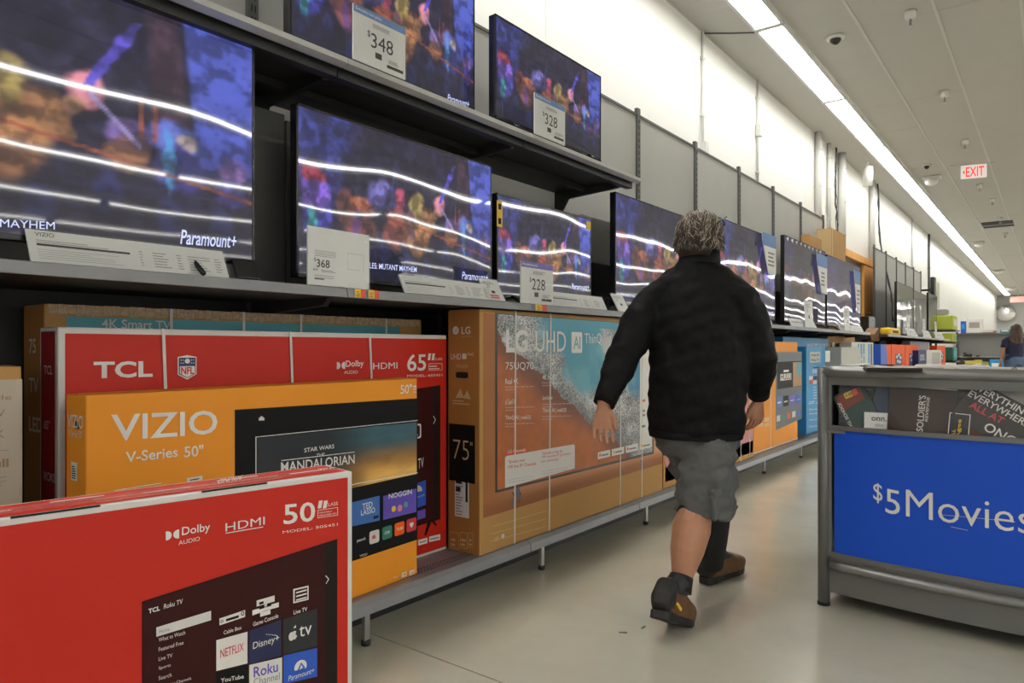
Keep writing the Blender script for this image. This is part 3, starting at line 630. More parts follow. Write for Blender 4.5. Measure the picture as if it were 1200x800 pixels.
# ================================================================ CARTONS
class Carton:
    def __init__(s, name, label, L_, R_, z0, h, d, mt, side=None, group='boxed televisions under the TV shelf', edge=None, top=None, bevel=.004, cat='box'):
        L_ = Vector(L_); R_ = Vector(R_); t = (R_-L_); s.w = t.length; t.normalize(); nb = Vector((-t.y, t.x)); ctr = (L_+R_)/2+nb*d/2
        s.e = empty(name, (ctr.x, ctr.y, z0), math.atan2(t.y, t.x), label, cat, group); s.h, s.d = h, d; w2 = s.w/2
        m = MB(); m.box(-w2, w2, -d/2, d/2, 0, h, mt); s.body = m.build('carton', s.e, bevel=bevel)
        s.f = Face(s.e, 'front', d/2); s.l = Face(s.e, 'left', w2); s.t = Face(s.e, 'top', h)
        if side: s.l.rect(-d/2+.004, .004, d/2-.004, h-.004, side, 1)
    def strap(s, pxs, tilt=0.):
        for k, (pa, pb) in enumerate(pxs):
            a = s.f.uv(pa, 500)[0]; b_ = s.f.uv(pb, 500)[0]; y = -s.d/2; m = MB(); hw = .005
            for (xa, ya, za, xb, yb, zb) in ((a, y-.0055, s.h, b_, y-.002, 0),):
                m.add([(xa-hw, ya, za), (xa+hw, ya, za), (xb+hw, yb, zb), (xb-hw, yb, zb), (xa-hw, ya+.0015, za), (xa+hw, ya+.0015, za), (xb+hw, yb+.0015, zb), (xb-hw, yb+.0015, zb)], [(0, 1, 2, 3), (0, 3, 7, 4), (1, 5, 6, 2)], STRAP)
            m.box(a-hw, a+hw, -s.d/2-.002, s.d/2+.002, s.h, s.h+.0015, STRAP); m.box(a-hw, a+hw, s.d/2+.0005, s.d/2+.002, 0, s.h, STRAP)
            m.build('strap', s.e)
    def done(s): s.f.build('front_print'); s.l.build('side_print'); s.t.build('top_print'); return s.e
def flaps(c, mt=None):   # tape seam and flap gap along the top
    w2 = c.w/2; m = MB().box(-w2+.002, w2-.002, -.0015, .0015, c.h-.001, c.h+.0008, SLOT); m.build('flap_seam', c.e)
    MB().box(-w2, w2, -.03, .03, c.h+.0009, c.h+.0014, mt or PLAST).build('tape', c.e)
# --- red 50-inch box nearest the camera
a = onz(413, 552, .78); c50 = Vector((-1.445, 1.185)); dr = Vector((.117, .737)).normalized()
k50 = Carton('television_box', 'large red television box nearest the camera, cut by the bottom left of the photo', c50-dr*1.26, c50, 0, .78, .14, WCARD, group=None)
f = k50.f; w2 = k50.w/2; f.rect(-w2+.012, .012, w2-.014, .78-.014, RED, 1)
k50.t.rect(-w2+.012, -.07+.012, w2-.012, .07-.012, RED, 1)
for i in range(7): k50.t.rect(-w2+.1+i*.17, .0-.006+(.03 if i % 2 else 0), -w2+.2+i*.17, .004+(.03 if i % 2 else 0), WHITE, 2)
k50.t.text('TCL', (390, 547.5), (372, 549.6), (391, 549.5), WHITE, .02); k50.t.text('SOUND', (285, 557), (257, 562), (283, 562), WHITE, .02)
k50.t.lines(.05, -.04, .5, .03, 2, WHITE, 2, .08)
m = MB(); m.box(-.1, .05, -.07-.002, -.068, .778, .7815, SLOT); m.box(.25, .4, -.07-.002, -.068, .778, .7815, SLOT); m.build('flap_gap', k50.e)
def dolby(f, bl, tl, w, audio=True, s=1.):
    u, v = f.uv(*bl); h = f.uv(*tl)[1]-v; r = h/2
    n = 12
    for sg, cx in ((1, u), (-1, u+h*1.42)):
        pts = [(cx, v)]+[(cx+sg*r*1.25*math.sin(math.pi*i/n)**.8, v+r-r*math.cos(math.pi*i/n)) for i in range(n+1)]+[(cx, v+h)]
        f.poly(pts, WHITE, 2, False)
f.text('Dolby', (213, 630), (246, 624), (213, 617.5), WHITE, .01); dolby(f, (194, 633), (194, 622.5), 0); f.text('AUDIO', (209, 638.5), (234, 633), (209, 633.5), WHITE, 0)
f.text('HDMI', (264, 622.5), (310, 614), (264, 613), WHITE, .0); f.poly([(264, 625), (308, 617.5), (308, 616.6), (264, 624)], WHITE, 2)
f.text('50', (332, 614.5), (369, 610), (332, 591), WHITE, .015)
for a in (372, 378): f.poly([(a, 595.5), (a+4, 595), (a+6, 586), (a+1.5, 586.5)], WHITE, 2)
f.text('CLASS', (380.5, 593.5), (395.5, 591.5), (380.5, 589.5), WHITE, 0)
f.poly([(372, 598), (395.5, 594.5), (395.5, 594), (372, 597.4)], WHITE, 2); f.poly([(372, 606.8), (395.5, 603.5), (395.5, 603), (372, 606.3)], WHITE, 2); f.poly([(372, 606.8), (372.6, 606.8), (372.6, 597.6), (372, 597.6)], WHITE, 2); f.poly([(395, 603.5), (395.6, 603.5), (395.6, 594), (395, 594)], WHITE, 2)
f.text('DIAGONALLY', (374, 601.5), (389, 599.5), (374, 599.6), WHITE, 0); f.text('MEASURED 49.5', (374, 605), (394, 602), (374, 603), WHITE, 0)
f.text('MODEL: 50S451', (331, 625), (395.5, 615.5), (331, 621.8), WHITE, 0)
f.poly([(166, 704.5), (380, 636.5), (380, 880), (166, 980)], MAROON, 2); f.poly([(380, 636.5), (395, 631), (395, 872), (380, 880)], SHADE, 2)
f.poly([(166, 704.5), (395, 631), (395, 632.2), (166, 706)], BLACK, 3)
f.text('TCL', (173.5, 718.5), (187, 714.5), (173.5, 713), WHITE, .05, k=4); f.text('Roku TV', (191.5, 713), (213.5, 706.5), (191.8, 707.3), WHITE, .03, k=4)
f.poly([(182.7, 734.5), (246.8, 715), (246.8, 726), (182.7, 745.5)], WCARD, 4); f.text('Home', (186, 741.5), (198, 738), (186, 737.3), GREYINK, .0, k=5)
for i, (s_, wd) in enumerate((('What to Watch', 31), ('Featured Free', 29), ('Live TV', 16), ('Sports', 14), ('Search', 15), ('Streaming Channels', 38), ('Settings', 18))):
    y = 751.5+i*11.2; f.text(s_, (185.5, y), (185.5+wd, y-wd*.29), (185.5, y-4.6), WHITE, 0, k=4)
def q4(f, x0, x1, yl, yr, hl, hr, mt, k=4): f.poly([(x0, yl+hl), (x1, yr+hr), (x1, yr), (x0, yl)], mt, k)
f.poly([(256, 725), (286, 714.5), (284, 709.5), (270, 710), (259, 720)], MAROON, 4); q4(f, 256.5, 286.5, 724, 714, 8, 8, WHITE, 5); q4(f, 264, 279, 724.5, 719.8, 3, 3, BLACK, 6); f.text('o', (257.5, 729.5), (261, 728.5), (257.5, 726), BLACK, .03, k=6); f.text('o', (281.5, 721), (285.5, 720), (281.5, 716), BLACK, .03, k=6)
f.text('Cable Box', (261.5, 743), (282.5, 736.5), (261.5, 738.5), WHITE, .01, k=4)
q4(f, 300, 321, 703, 697, 7, 7, WHITE, 5); q4(f, 303, 308, 705, 703.5, 3, 3, BLACK, 6); q4(f, 295, 310, 714.5, 710, 6, 5, WHITE, 5); q4(f, 312, 326, 709, 705, 5.5, 5.5, WHITE, 5); q4(f, 304, 316, 717, 713.5, 5, 5, WHITE, 6); q4(f, 309, 312, 703, 702, 12, 12, WHITE, 6); q4(f, 303, 317, 711.5, 707, 2, 2, BLACK, 6)
f.text('Game Console', (296, 733.5), (325.5, 723), (296, 728.5), WHITE, .01, k=4)
u0, v0 = f.uv(343, 706.5); u1, v1 = f.uv(361, 685.5); sh = (f.uv(361, 702)[1]-v0)
def sq(k0, mt, k):
    a = k0*(u1-u0); f.poly([(u0+a, v0+a+sh*0), (u1-a, v0+sh+a), (u1-a, v1-a), (u0+a, v1-sh-a)], mt, k, False)
sq(0, WHITE, 4); sq(.09, MAROON, 5)
for i in range(3): q4(f, 346, 358.5, 694+i*4.3-1, 690.6+i*4.3-1, 1.8, 1.8, WHITE, 6)
f.text('Live TV', (343.5, 719.5), (359.5, 715), (343.5, 714.8), WHITE, .01, k=4)
f.poly([(380.5, 674.5), (384, 678), (381, 683.5), (381.8, 683.5), (385.2, 678), (381.5, 673.5)], WHITE, 4)
def tile(x0, x1, yl0, yr0, yl1, yr1, mt): f.poly([(x0, yl1), (x1, yr1), (x1, yr0), (x0, yl0)], mt, 4)
tile(253, 289.5, 749.5, 739.5, 785.5, 776.5, WHITE); f.text('NETFLIX', (257.5, 770.5), (285, 761.5), (257.5, 760.5), INKRED, .005, k=5)
tile(291, 329, 738.5, 725.5, 778, 767.5, mat('print_night', (.008, .012, .07), .4)); f.text('Disney+', (295.5, 762.5), (326, 752.5), (296, 752), WHITE, .0, k=5)
for i in range(14):
    t = i/13*1.9; x = 313+13*math.sin(t)-2; y = 742-(1-abs(1-t))*1.5+t*2.6; f.poly([(x, y), (x+1.2, y+.4), (x+1.2, y+1), (x, y+.6)], WHITE, 5)
tile(331, 371, 725.5, 712, 766.5, 756, mat('print_teal_black', (.01, .014, .016), .4)); f.text('tv', (350, 746), (364.5, 742), (350, 733.5), WHITE, .0, k=5)
u, v = f.uv(342.5, 744.5); f.disc(u-.0035, v, .0075, WHITE, 5, .0105); f.disc(u+.0035, v+.001, .0075, WHITE, 5, .0105); f.disc(u+.011, v+.004, .0045, MATS['print_teal_black'], 6); f.poly([(343, 735.5), (345.8, 731.5), (346, 734.5)], WHITE, 5)
tile(291.5, 330, 778.5, 769.5, 812, 803, WHITE); f.text('Roku', (296.5, 793.5), (325, 786), (296.5, 781), PURPLE, .045, k=5); f.text('Channel', (296.5, 803), (327, 795), (296.5, 794.5), GREYINK, 0, k=5)
tile(331.5, 371, 767.5, 758.5, 801, 792, ROYAL); u, v = f.uv(351.5, 780.5); f.disc(u, v, .0165, WHITE, 5, a0=-.45, a1=math.pi+.3, n=14)
f.poly([(u-.012, v-.012), (u+.012, v-.005), (u+.001, v+.011)], ROYAL, 6, False); f.poly([(u-.004, v-.006), (u+.006, v-.003), (u+.001, v+.006)], WHITE, 7, False)
f.text('Paramount+', (337, 797.5), (367, 787.5), (338, 791), WHITE, 0, k=5)
tile(253, 289.5, 787.5, 778, 812, 812, BLACK); f.text('YouTube', (258, 799), (285, 794), (258, 794), WHITE, .02, k=5)
k50.done(); flaps(k50)
# --- orange box behind it
Lp = Vector((-2.02, .77)); Rp = Vector((-2.093, 2.055))
kv = Carton('television_box', 'orange television box standing behind the nearest red box', Lp, Rp, DZ, .812, .115, ORANGE)
f = kv.f; f.text('VIZIO', (130, 517), (254.5, 508), (130, 485.5), WHITE, .012); f.text('V-Series', (147, 542), (208, 535), (147, 529.5), WHITE, .02); f.text('50"', (215.5, 536), (238, 534), (215.5, 522.5), WHITE, .02)
f.poly([(275, 480), (489, 466.5), (489, 632), (275, 703)], BLACK, 1); f.text('50"', (469, 461.5), (482.5, 460.5), (469, 450.5), WHITE, .02); f.lines(*f.uv(484, 460), *f.uv(488, 450), 3, WHITE)
f.poly([(303, 490), (306, 487), (309.5, 489.6), (309.5, 492.3), (303, 492.6)], WHITE, 2)
f.poly([(299, 511.5), (489, 492), (489, 492.8), (299, 512.4)], WHITE, 3); f.poly([(299, 511.5), (300, 511.5), (300, 600), (299, 600)], WHITE, 3); f.poly([(299, 600), (417, 567), (489, 554), (489, 553.2), (417, 566), (299, 599)], WHITE, 3)
def dusk(U, V):
    C = np.zeros(U.shape+(3,)); C += np.array([.012, .018, .022])
    s = sstep(.35, .75, U); C = mixc(C, (.05, .13, .17), s*sstep(.2, .9, V)); C = mixc(C, (.75, .36, .06), s*sstep(.75, .1, V)*.9); C = mixc(C, (.9, .62, .2), sstep(.55, .7, U)*sstep(.35, .1, V)*.5)
    return C*(.75+.5*fbm(U, V, 9, 4)[..., None])
q0 = f.uv(301, 597); q1 = f.uv(488, 497)
u0, u1 = q0[0], q1[0]
M_PR = painted('print_picture', rough=.45)
vsb = [f.uv(301, 596), f.uv(488, 555), f.uv(488, 494.5), f.uv(301, 513)]
nx_, ny_ = 90, 50; UU, VV = np.meshgrid(np.linspace(0, 1, nx_), np.linspace(0, 1, ny_)); vv = []
for b_ in np.linspace(0, 1, ny_):
    for a in np.linspace(0, 1, nx_):
        lo = [vsb[0][i]*(1-a)+vsb[1][i]*a for i in (0, 1)]; hi = [vsb[3][i]*(1-a)+vsb[2][i]*a for i in (0, 1)]
        vv.append(f.loc(lo[0]*(1-b_)+hi[0]*b_, lo[1]*(1-b_)+hi[1]*b_, 2.4))
paint_mesh('print_picture', vv, nx_, ny_, dusk(UU, VV), M_PR, kv.e)
f.text('STAR WARS', (356, 530), (391, 525), (356, 525), WHITE, .02, k=4); f.text('THE', (370, 535), (380, 533.5), (370, 531.5), WHITE, 0, k=4)
f.poly([(329, 539), (415, 529), (415, 529.8), (329, 540)], WHITE, 4); f.text('MANDALORIAN', (328.6, 553.5), (415, 543), (328.6, 541.5), WHITE, .02, k=4)
BLT = mat('print_mid_blue', (.05, .16, .48), .4)
f.poly([(405, 618), (444.5, 609.5), (444.5, 580.5), (405, 590)], BLT, 3); f.text('TED', (424, 597), (436, 594), (424, 590), WHITE, .01, k=4); f.text('LASSO', (422.5, 604), (439, 600), (422.5, 597.5), WHITE, .01, k=4); f.prect((437, 608), (443, 603), INK, 4)
f.poly([(448.5, 609), (487.5, 599.5), (487.5, 572), (448.5, 581)], PURPLE, 3); f.text('NOGGIN', (455, 584.5), (482, 578.5), (455, 578.5), WHITE, .03, k=4)
u, v = f.uv(468, 594); f.disc(u-.035, v, .012, YELLOW, 4); f.disc(u, v-.004, .014, PINK, 4); f.disc(u+.035, v+.004, .012, TEAL, 4)
for x, y, mt_, t_, tm in ((432.5, 638, WCARD, None, None), (447.5, 633, GREEN, 'CW', WHITE), (462, 628.5, ONNO, 'TUBI', WHITE), (476, 624, INKRED, None, None)):
    a0 = f.uv(x, y+0); a1 = f.uv(x+11.5, y-18.5); f.rrect(a0[0], a0[1], a1[0], a1[1], .009, mt_, 3); cx, cy = (a0[0]+a1[0])/2, (a0[1]+a1[1])/2
    if t_: f.t3(t_, cx, cy-.006, .012, tm, .03, 4, 'c')
    elif mt_ is WCARD: f.rrect(cx-.012, cy-.007, cx+.006, cy+.007, .003, TAGRED, 4)
    else: f.disc(cx-.005, cy+.003, .007, WHITE, 4); f.disc(cx+.005, cy+.003, .007, WHITE, 4); f.poly([(cx-.011, cy), (cx+.011, cy), (cx, cy-.013)], WHITE, 4, False)
f.text('peacock', (418, 636), (428, 633), (418, 631.5), WHITE, .02, k=3); f.text('VIZIO', (421, 652.5), (430, 650), (421, 650), WHITE, .02, k=3)
f.prect((470.5, 676.5), (476, 669), WHITE, 3); f.prect((479.5, 674), (485, 666.5), WHITE, 3); f.text('VIZIO', (460, 677.5), (466, 675.5), (460, 676), WHITE, 0, k=3); f.prect((472, 674), (475, 671), ORANGE, 4); f.prect((481, 671.5), (484, 669), ORANGE, 4)
f.lines(*f.uv(134, 574), *f.uv(210, 568), 2, WHITE, 2, .3); f.prect((219, 565), (237, 557), WHITE, 2); f.prect((222, 563), (233, 560), INK, 3)
s_ = kv.l; s_.t2('VIZIO', s_.uv(79.5, 500), s_.uv(98, 487), WHITE, .01, 2, False); s_.t2('V-Series 50"', s_.uv(81, 511), s_.uv(97, 505), WHITE, .0, 2, False)
s_.prect((84, 562), (91, 542), PAPER, 2); s_.lines(*s_.uv(85, 560), *s_.uv(90, 545), 6, INK, 3)
MB().box(kv.w/-2-.001, kv.w/-2+.0, -.02, .0, .72, .74, SLOT).build('hand_hole', kv.e)
kv.done(); flaps(kv, ORANGE)
# --- red 65-inch box
kt = Carton('television_box', 'wide red television box with white edges behind the orange box', (-2.246, .783), (-2.246, 2.396), DZ, .997, .137, WCARD)
f = kt.f; w2 = kt.w/2; f.rect(-w2+.018, .012, w2-.002, .997-.018, RED, 1)
f.text('TCL', (109.5, 443.5), (178.7, 441.5), (109.5, 423.5), WHITE, .06)
NAVY2 = mat('print_shield_navy', (.01, .03, .14), .4); u0, v0 = f.uv(208, 445); u1, v1 = f.uv(230, 416); c = (u0+u1)/2; hw = (u1-u0)/2; hh = (v1-v0)
def shield(g, mt, k, lo=0., hi=1.): 
    pts = [(c-hw*g, v0+hh*(.93 if g > .9 else .9)), (c-hw*g, v0+hh*.22+.01*(1-g)), (c, v0+hh*(1-g)*.6), (c+hw*g, v0+hh*.22+.01*(1-g)), (c+hw*g, v0+hh*(.93 if g > .9 else .9)), (c, v0+hh*g)]
    f.poly(pts, mt, k, False)
shield(1, WHITE, 2); shield(.9, NAVY2, 3); f.rect(c-hw*.8, v0+hh*.24, c+hw*.8, v0+hh*.55, WHITE, 4); f.poly([(c-hw*.8, v0+hh*.25), (c+hw*.8, v0+hh*.25), (c, v0+hh*.09)], WHITE, 4, False)
f.text('NFL', (c-hw*.68, v0+hh*.22), (c+hw*.68, v0+hh*.22), (c-hw*.68, v0+hh*.52), INKRED, .05, k=5, px=False)
f.disc(c, v0+hh*.76, hw*.28, WHITE, 4, hh*.1)
for sx in (-1, 1):
    for i in range(2):
        for j in range(2): f.disc(c+sx*hw*(.45+.22*i), v0+hh*(.68+.12*j), hw*.06, WHITE, 4, n=6)
dolby(f, (394.5, 432.5), (394.5, 424), 0); f.text('Dolby', (405, 432), (426, 431), (405, 422.5), WHITE, .01); f.text('AUDIO', (403, 438), (419, 437.5), (403, 434.3), WHITE, 0)
f.text('HDMI', (437, 432.5), (465.5, 431.5), (437, 425), WHITE, .0); f.text('65', (477, 435), (499, 434), (477, 415), WHITE, .015)
for a in (501, 505.5): f.poly([(a, 422), (a+2.7, 421.8), (a+4, 414), (a+1, 414)], WHITE, 2)
f.text('CLASS', (508, 422), (518, 421.7), (508, 419.3), WHITE, 0); a = f.uv(502, 434); b_ = f.uv(518, 425.5); f.frame(a[0], a[1], b_[0], b_[1], .002, WHITE, 2); f.lines(a[0]+.004, a[1]+.006, b_[0]-.005, b_[1]-.004, 2, WHITE, 2, .35)
f.text('MODEL: 65S451', (477, 441.8), (518, 440.5), (477, 439), WHITE, 0)
f.poly([(380, 473), (515.6, 451), (515.6, 608), (380, 650)], MAROON, 2); f.poly([(508, 452.4), (515.6, 451), (515.6, 608), (508, 610.5)], SHADE, 3); f.poly([(507, 487.5), (509.3, 491.5), (507, 496.5), (507.8, 496.5), (510.2, 491.5), (507.8, 487)], WHITE, 4)
f.poly([(480, 569), (498.5, 562), (498.5, 591), (480, 598)], ROYAL, 4); f.text('TV', (489.5, 549), (496, 547), (489.5, 537.5), WHITE, .0, k=4); f.rrect(*f.uv(478, 515), *f.uv(493, 496), .01, WHITE, 4); f.rrect(*f.uv(480, 513), *f.uv(491.5, 498), .008, MAROON, 5); f.lines(*f.uv(482, 511), *f.uv(490, 500), 3, WHITE, 6)
f.text('Paramount+', (478, 587), (497, 580.5), (478, 584), WHITE, 0, k=5); f.disc(f.uv(489, 576)[0]-.0, f.uv(489, 576)[1], .028, WHITE, 5, a0=0, a1=math.pi); f.poly([(480, 601), (498, 596), (498, 606), (480, 612)], PURPLE, 4)
f.poly([(501, 610), (506, 609), (499, 627), (497, 627)], BLACK, 3); f.poly([(505, 610), (507, 609), (512, 615), (510, 616)], BLACK, 3)
for x0, x1, y in ((489.7, 500.5, 639), (502.5, 515.6, 635)): f.poly([(x0, y), (x1, y-3), (x1, y-9.5), (x0, y-6.5)], WHITE, 3); f.poly([(x0+1.5, y-2.6), (x1-1.5, y-5), (x1-1.5, y-6.5), (x0+1.5, y-4.2)], GREYINK, 4)
s_ = kt.l; s_.rect(-.055, .012, .05, .985, DKRED, 2)
for i, (t_, zz) in enumerate((('TCL', .86), ('65"', .70), ('ROKU', .55), ('4K UHD', .3))): s_.t3(t_, -.03, zz, .026, WCARD, .02, 3)
s_.lines(-.04, .42, .0, .5, 8, WCARD, 3, .25)
kt.strap([(190.5, 205), (339.5, 352), (432.5, 444)]); kt.done(); flaps(kt, WCARD)
# --- brown 75-inch box behind it
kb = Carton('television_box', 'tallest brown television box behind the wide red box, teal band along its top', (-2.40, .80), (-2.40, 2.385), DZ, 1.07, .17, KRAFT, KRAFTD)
f = kb.f; w2 = kb.w/2; f.rect(-w2+.06, .05, w2-.14, 1.035, TEAL, 1); f.rect(w2-.125, .05, w2-.02, 1.0, WCARD, 1); f.t3('4K Smart TV', -w2+.16, 1.0, .03, WCARD, .02)
m = MB()
for i in range(60): u = -w2+.01+i*(kb.w-.02)/60; m.box(u, u+.025, -.086, -.082+random.uniform(0, .002), 1.04+random.uniform(-.004, .004), 1.07+random.uniform(0, .002), EDGEK)
m.build('torn_edge', kb.e, kind='stuff')
s_ = kb.l
for t_, zz in (('75', .92), ('TV', .8), ('LED', .68)): s_.t3(t_, -.035, zz, .045, WCARD, .02, 2)
kb.strap([(200, 200), (285, 285), (352, 352), (452, 452)]); kb.done()
# --- plain kraft box at far left
kl = Carton('television_box', 'brown box with a white printed panel at the left edge of the photo', (-2.2, -.5), (-2.2, .68), DZ, .888, .16, KRAFT, KRAFTD)
f = kl.f; f.prect((-200, 700), (26, 444), mat('print_offwhite', (.50, .44, .36), .5), 1)
BRN = mat('print_tan', (.33, .22, .12), .5)
f.text('Google', (-44, 470), (13.5, 470), (-44, 462), BRN, .01); f.text('TV', (-13, 489), (5.5, 488), (-13, 480), BRN, .0); f.text('4K', (-13, 513), (5, 513), (-13, 503), BRN, 0); f.poly([(-20, 528), (10, 527), (10, 527.6), (-20, 528.6)], BRN, 2)
f.text('ull', (-8, 548), (10, 547), (-8, 538), BRN, .04); f.lines(*f.uv(-20, 572), *f.uv(10, 556), 5, BRN, 2, .3); kl.done(); flaps(kl, KRAFT)
# --- large kraft box with ocean picture
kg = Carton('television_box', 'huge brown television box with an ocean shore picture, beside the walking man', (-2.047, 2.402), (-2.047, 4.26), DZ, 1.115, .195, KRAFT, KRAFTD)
f = kg.f; w2 = kg.w/2
BORD = mat('print_bezel_dark', (.045, .04, .038), .4)
def strip_print(U, V):
    C = np.zeros(U.shape+(3,))+np.array([.40, .16, .055]); C = mixc(C, (.72, .36, .20), sstep(.02, .13, V)*sstep(.9, .2, V)*sstep(.0, .25, U)*.9); C = mixc(C, (.30, .11, .04), sstep(.09, .03, V)*.8)
    return C*(.9+.2*fbm(U, V, 6, 51)[..., None])
M_PRS = painted('print_strip', rough=.5, spec=.3); q_ = [f.uv(566, 607), f.uv(776, 543), f.uv(776, 392), f.uv(566, 366.5)]; a_ = []
for b_ in np.linspace(0, 1, 40):
    for a in np.linspace(0, 1, 60):
        a_.append(f.loc(q_[0][0]*(1-a)+q_[1][0]*a, (q_[0][1]*(1-a)+q_[1][1]*a)*(1-b_)+(q_[3][1]*(1-a)+q_[2][1]*a)*b_, 1))
UU, VV = np.meshgrid(np.linspace(0, 1, 60), np.linspace(0, 1, 40)); paint_mesh('print_strip', a_, 60, 40, strip_print(UU, VV), M_PRS, kg.e)
f.poly([(580, 577.5), (766, 531.5), (766, 380), (580, 366.5)], BORD, 2)
bl, br, tr_, tl_ = f.uv(582.5, 574), f.uv(764, 529), f.uv(764, 381), f.uv(582.5, 367.8)
def shore(U, V):
    wx = (fbm(U, V, 4, 61, 1.7)-.5)*.16; wy = (fbm(U, V, 4, 71, 1.7)-.5)*.22; Ur, Vr = U, V; n1 = fbm(U, V, 5, 21, 1.7); n2 = fbm(U, V, 14, 22, 1.7); r_ = np.random.RandomState(3).rand(*U.shape); 
    sand = np.array([.52, .15, .04])*(.75+.5*n2[..., None]); sand = mixc(sand, (.10, .035, .03), sstep(.16, .0, (.78-1.0*U-V)+.10*n1)*.75)
    t = U*1.0+V*.90+.12*(n1-.5)+wx*.9      # 0 lower left .. up right
    sp = (r_+.35*n2+.25*n1 > .78-.25*(n1-.5)).astype(float)
    foam = np.array([.13, .14, .155])+sp[..., None]*np.array([.50, .50, .49])
    foam = foam*(.55+.9*n2[..., None]); foam = mixc(foam, (.10, .085, .09), sstep(.16, .02, t-.80)*.65*sstep(.35, .6, U+.1)); lace = np.abs(np.sin((t+wy*1.2)*26)); foam = mixc(foam, (.62, .62, .60), sstep(.16, .04, lace)*.5*sstep(.3, .7, n2))
    teal = mixc(np.zeros(U.shape+(3,))+np.array([.06, .33, .46]), (.03, .20, .40), sstep(.6, 1., U)); teal = mixc(teal, (.22, .52, .60), sstep(.5, .75, n1)*.6)
    C = np.where((t > .80)[..., None], foam, sand)
    sea = sstep(.06, .16, (V-.42)+.55*(U-.55)+.35*(n1-.5)-.55*sstep(.5, .0, U)*.6)*sstep(.12, .30, U)
    sea = sea*(1-.95*sstep(.07, .03, np.abs(U-.70+.25*(V-.7))+.03*(n2-.5))*(V > .35)*(V < .95))
    C = C*(1-sea[..., None])+teal*sea[..., None]
    ton = sstep(.055, .03, np.abs(Ur-.66+.35*(Vr-.75)+wx*.3))*sstep(.52, .60, Vr)*sstep(.93, .86, Vr); C = mixc(C, (.58, .60, .58), ton*.85)
    low = sstep(.55, .42, V+wy*.8)*(U > .48); mk = low*(t > .80); C = C*(1-mk[..., None])+foam*mk[..., None]
    return C
nx_, ny_ = 360, 210; UU, VV = np.meshgrid(np.linspace(0, 1, nx_), np.linspace(0, 1, ny_)); vv = []
for b_ in np.linspace(0, 1, ny_):
    for a in np.linspace(0, 1, nx_):
        lo = [bl[i]*(1-a)+br[i]*a for i in (0, 1)]; hi = [tl_[i]*(1-a)+tr_[i]*a for i in (0, 1)]
        vv.append(f.loc(lo[0]*(1-b_)+hi[0]*b_, lo[1]*(1-b_)+hi[1]*b_, 3))
paint_mesh('print_picture', vv, nx_, ny_, shore(UU, VV), M_PR, kg.e)
f.text('LG', (592.4, 413.3), (617.6, 412.6), (592.4, 385.8), WHITE, .05, k=5); f.text('UHD', (627, 412.6), (662.5, 412), (627, 387.5), WHITE, .0, k=5)
f.rrect(*f.uv(669, 413.5), *f.uv(681.5, 389.2), .008, WHITE, 5); f.text('AI', (671.3, 408.5), (679.5, 408.5), (671.3, 394), TEAL, .02, k=6); f.text('ThinQ', (684.6, 404.5), (704.3, 404), (684.6, 390.5), WHITE, 0, k=5)
f.text('75UQ70', (591.6, 434.6), (624.6, 434), (591.6, 424.2), WHITE, 0, k=5)
for t_, x, y, w_ in (('Real 4K', 591.5, 450, 15), ('4K HDR', 635, 445, 15), ('a5 Gen5 AI', 591.5, 474, 12), ('Game Optimizer', 635, 470, 12), ('ThinQ AI | webOS', 591.5, 493, 30), ('ThinQ AI | webOS', 635, 484.5, 28)):
    f.text(t_, (x, y), (x+w_, y-.8), (x, y-6.3), WHITE, .01, k=5); f.text('Premium picture with real colour', (x, y+4.5), (x+34, y+3.5), (x, y+2.6), WHITE, 0, k=5)
    f.text('and clarity', (x, y+7.7), (x+12, y+7.3), (x, y+5.8), WHITE, 0, k=5)
f.rrect(*f.uv(591.5, 534), *f.uv(618, 524.5), .008, mat('print_red_orange', (.75, .09, .03), .45), 4); f.text('LG Channels', (594.5, 531), (615.5, 528.5), (594.5, 527), WHITE, .01, k=5)
f.poly([(591.2, 571.5), (673, 548.5), (673, 522), (671.5, 520.3), (593, 534), (591.2, 536)], WHITE, 5)
for t_, x, y, w_ in (('"Stream over', 594.5, 543, 20), ('190 live IP Channels', 594.5, 549, 33), ('"Accede a mas de', 634, 533, 24), ('190 canales IP gratuitos', 634, 537.8, 34), ('por streaming"', 634, 542.5, 20)):
    f.text(t_, (x, y), (x+w_, y-w_*.14), (x, y-4), INKRED if y < 536 or x > 600 else INKRED, 0, k=6)
for x, y in ((594.5, 563), (594.5, 566), (634, 553), (634, 556)): f.text('terms and conditions apply in all regions', (x, y), (x+30, y-5), (x, y-1.4), GREYINK, 0, k=6)
for i in range(4):
    x = 700+i*16.3; y = 538-i*3.7; f.poly([(x, y), (x+14.5, y-3.4), (x+14.5, y-11.5), (x, y-8)], WHITE, 5); f.poly([(x+4, y-3.6), (x+12, y-5.3), (x+12, y-7.2), (x+4, y-5.5)], GREYINK, 6); f.poly([(x+1.5, y-3), (x+3.2, y-3.4), (x+3.2, y-7), (x+1.5, y-6.5)], TAGRED if i % 2 == 0 else YELLOW, 6)
f.poly([(749.5, 524), (763.5, 521), (763.5, 400), (749.5, 398)], WHITE, 4)
for y, mt_ in ((469, TAGRED), (481, GREYINK), (486, GREYINK), (499, GREEN)): f.prect((751.5, y+2), (755.5, y-1.5), mt_, 5)
for x in (602.5, 607.5): f.poly([(x-1, 588), (x+1.2, 588), (x+(-3 if x < 605 else 1), 577-1), (x+(-1 if x < 605 else 3), 577)][:4], BORD, 2)
f.poly([(604, 571), (608, 570), (610, 585), (607, 587), (604.8, 580), (600, 593), (598.5, 592)], mat('print_grey_blue', (.13, .13, .17), .5), 3)
f.poly([(750, 539), (753, 538), (753.5, 549), (750.5, 548)], MATS['print_grey_blue'], 3)
GOLD = mat('print_gold', (.62, .47, .26), .5)
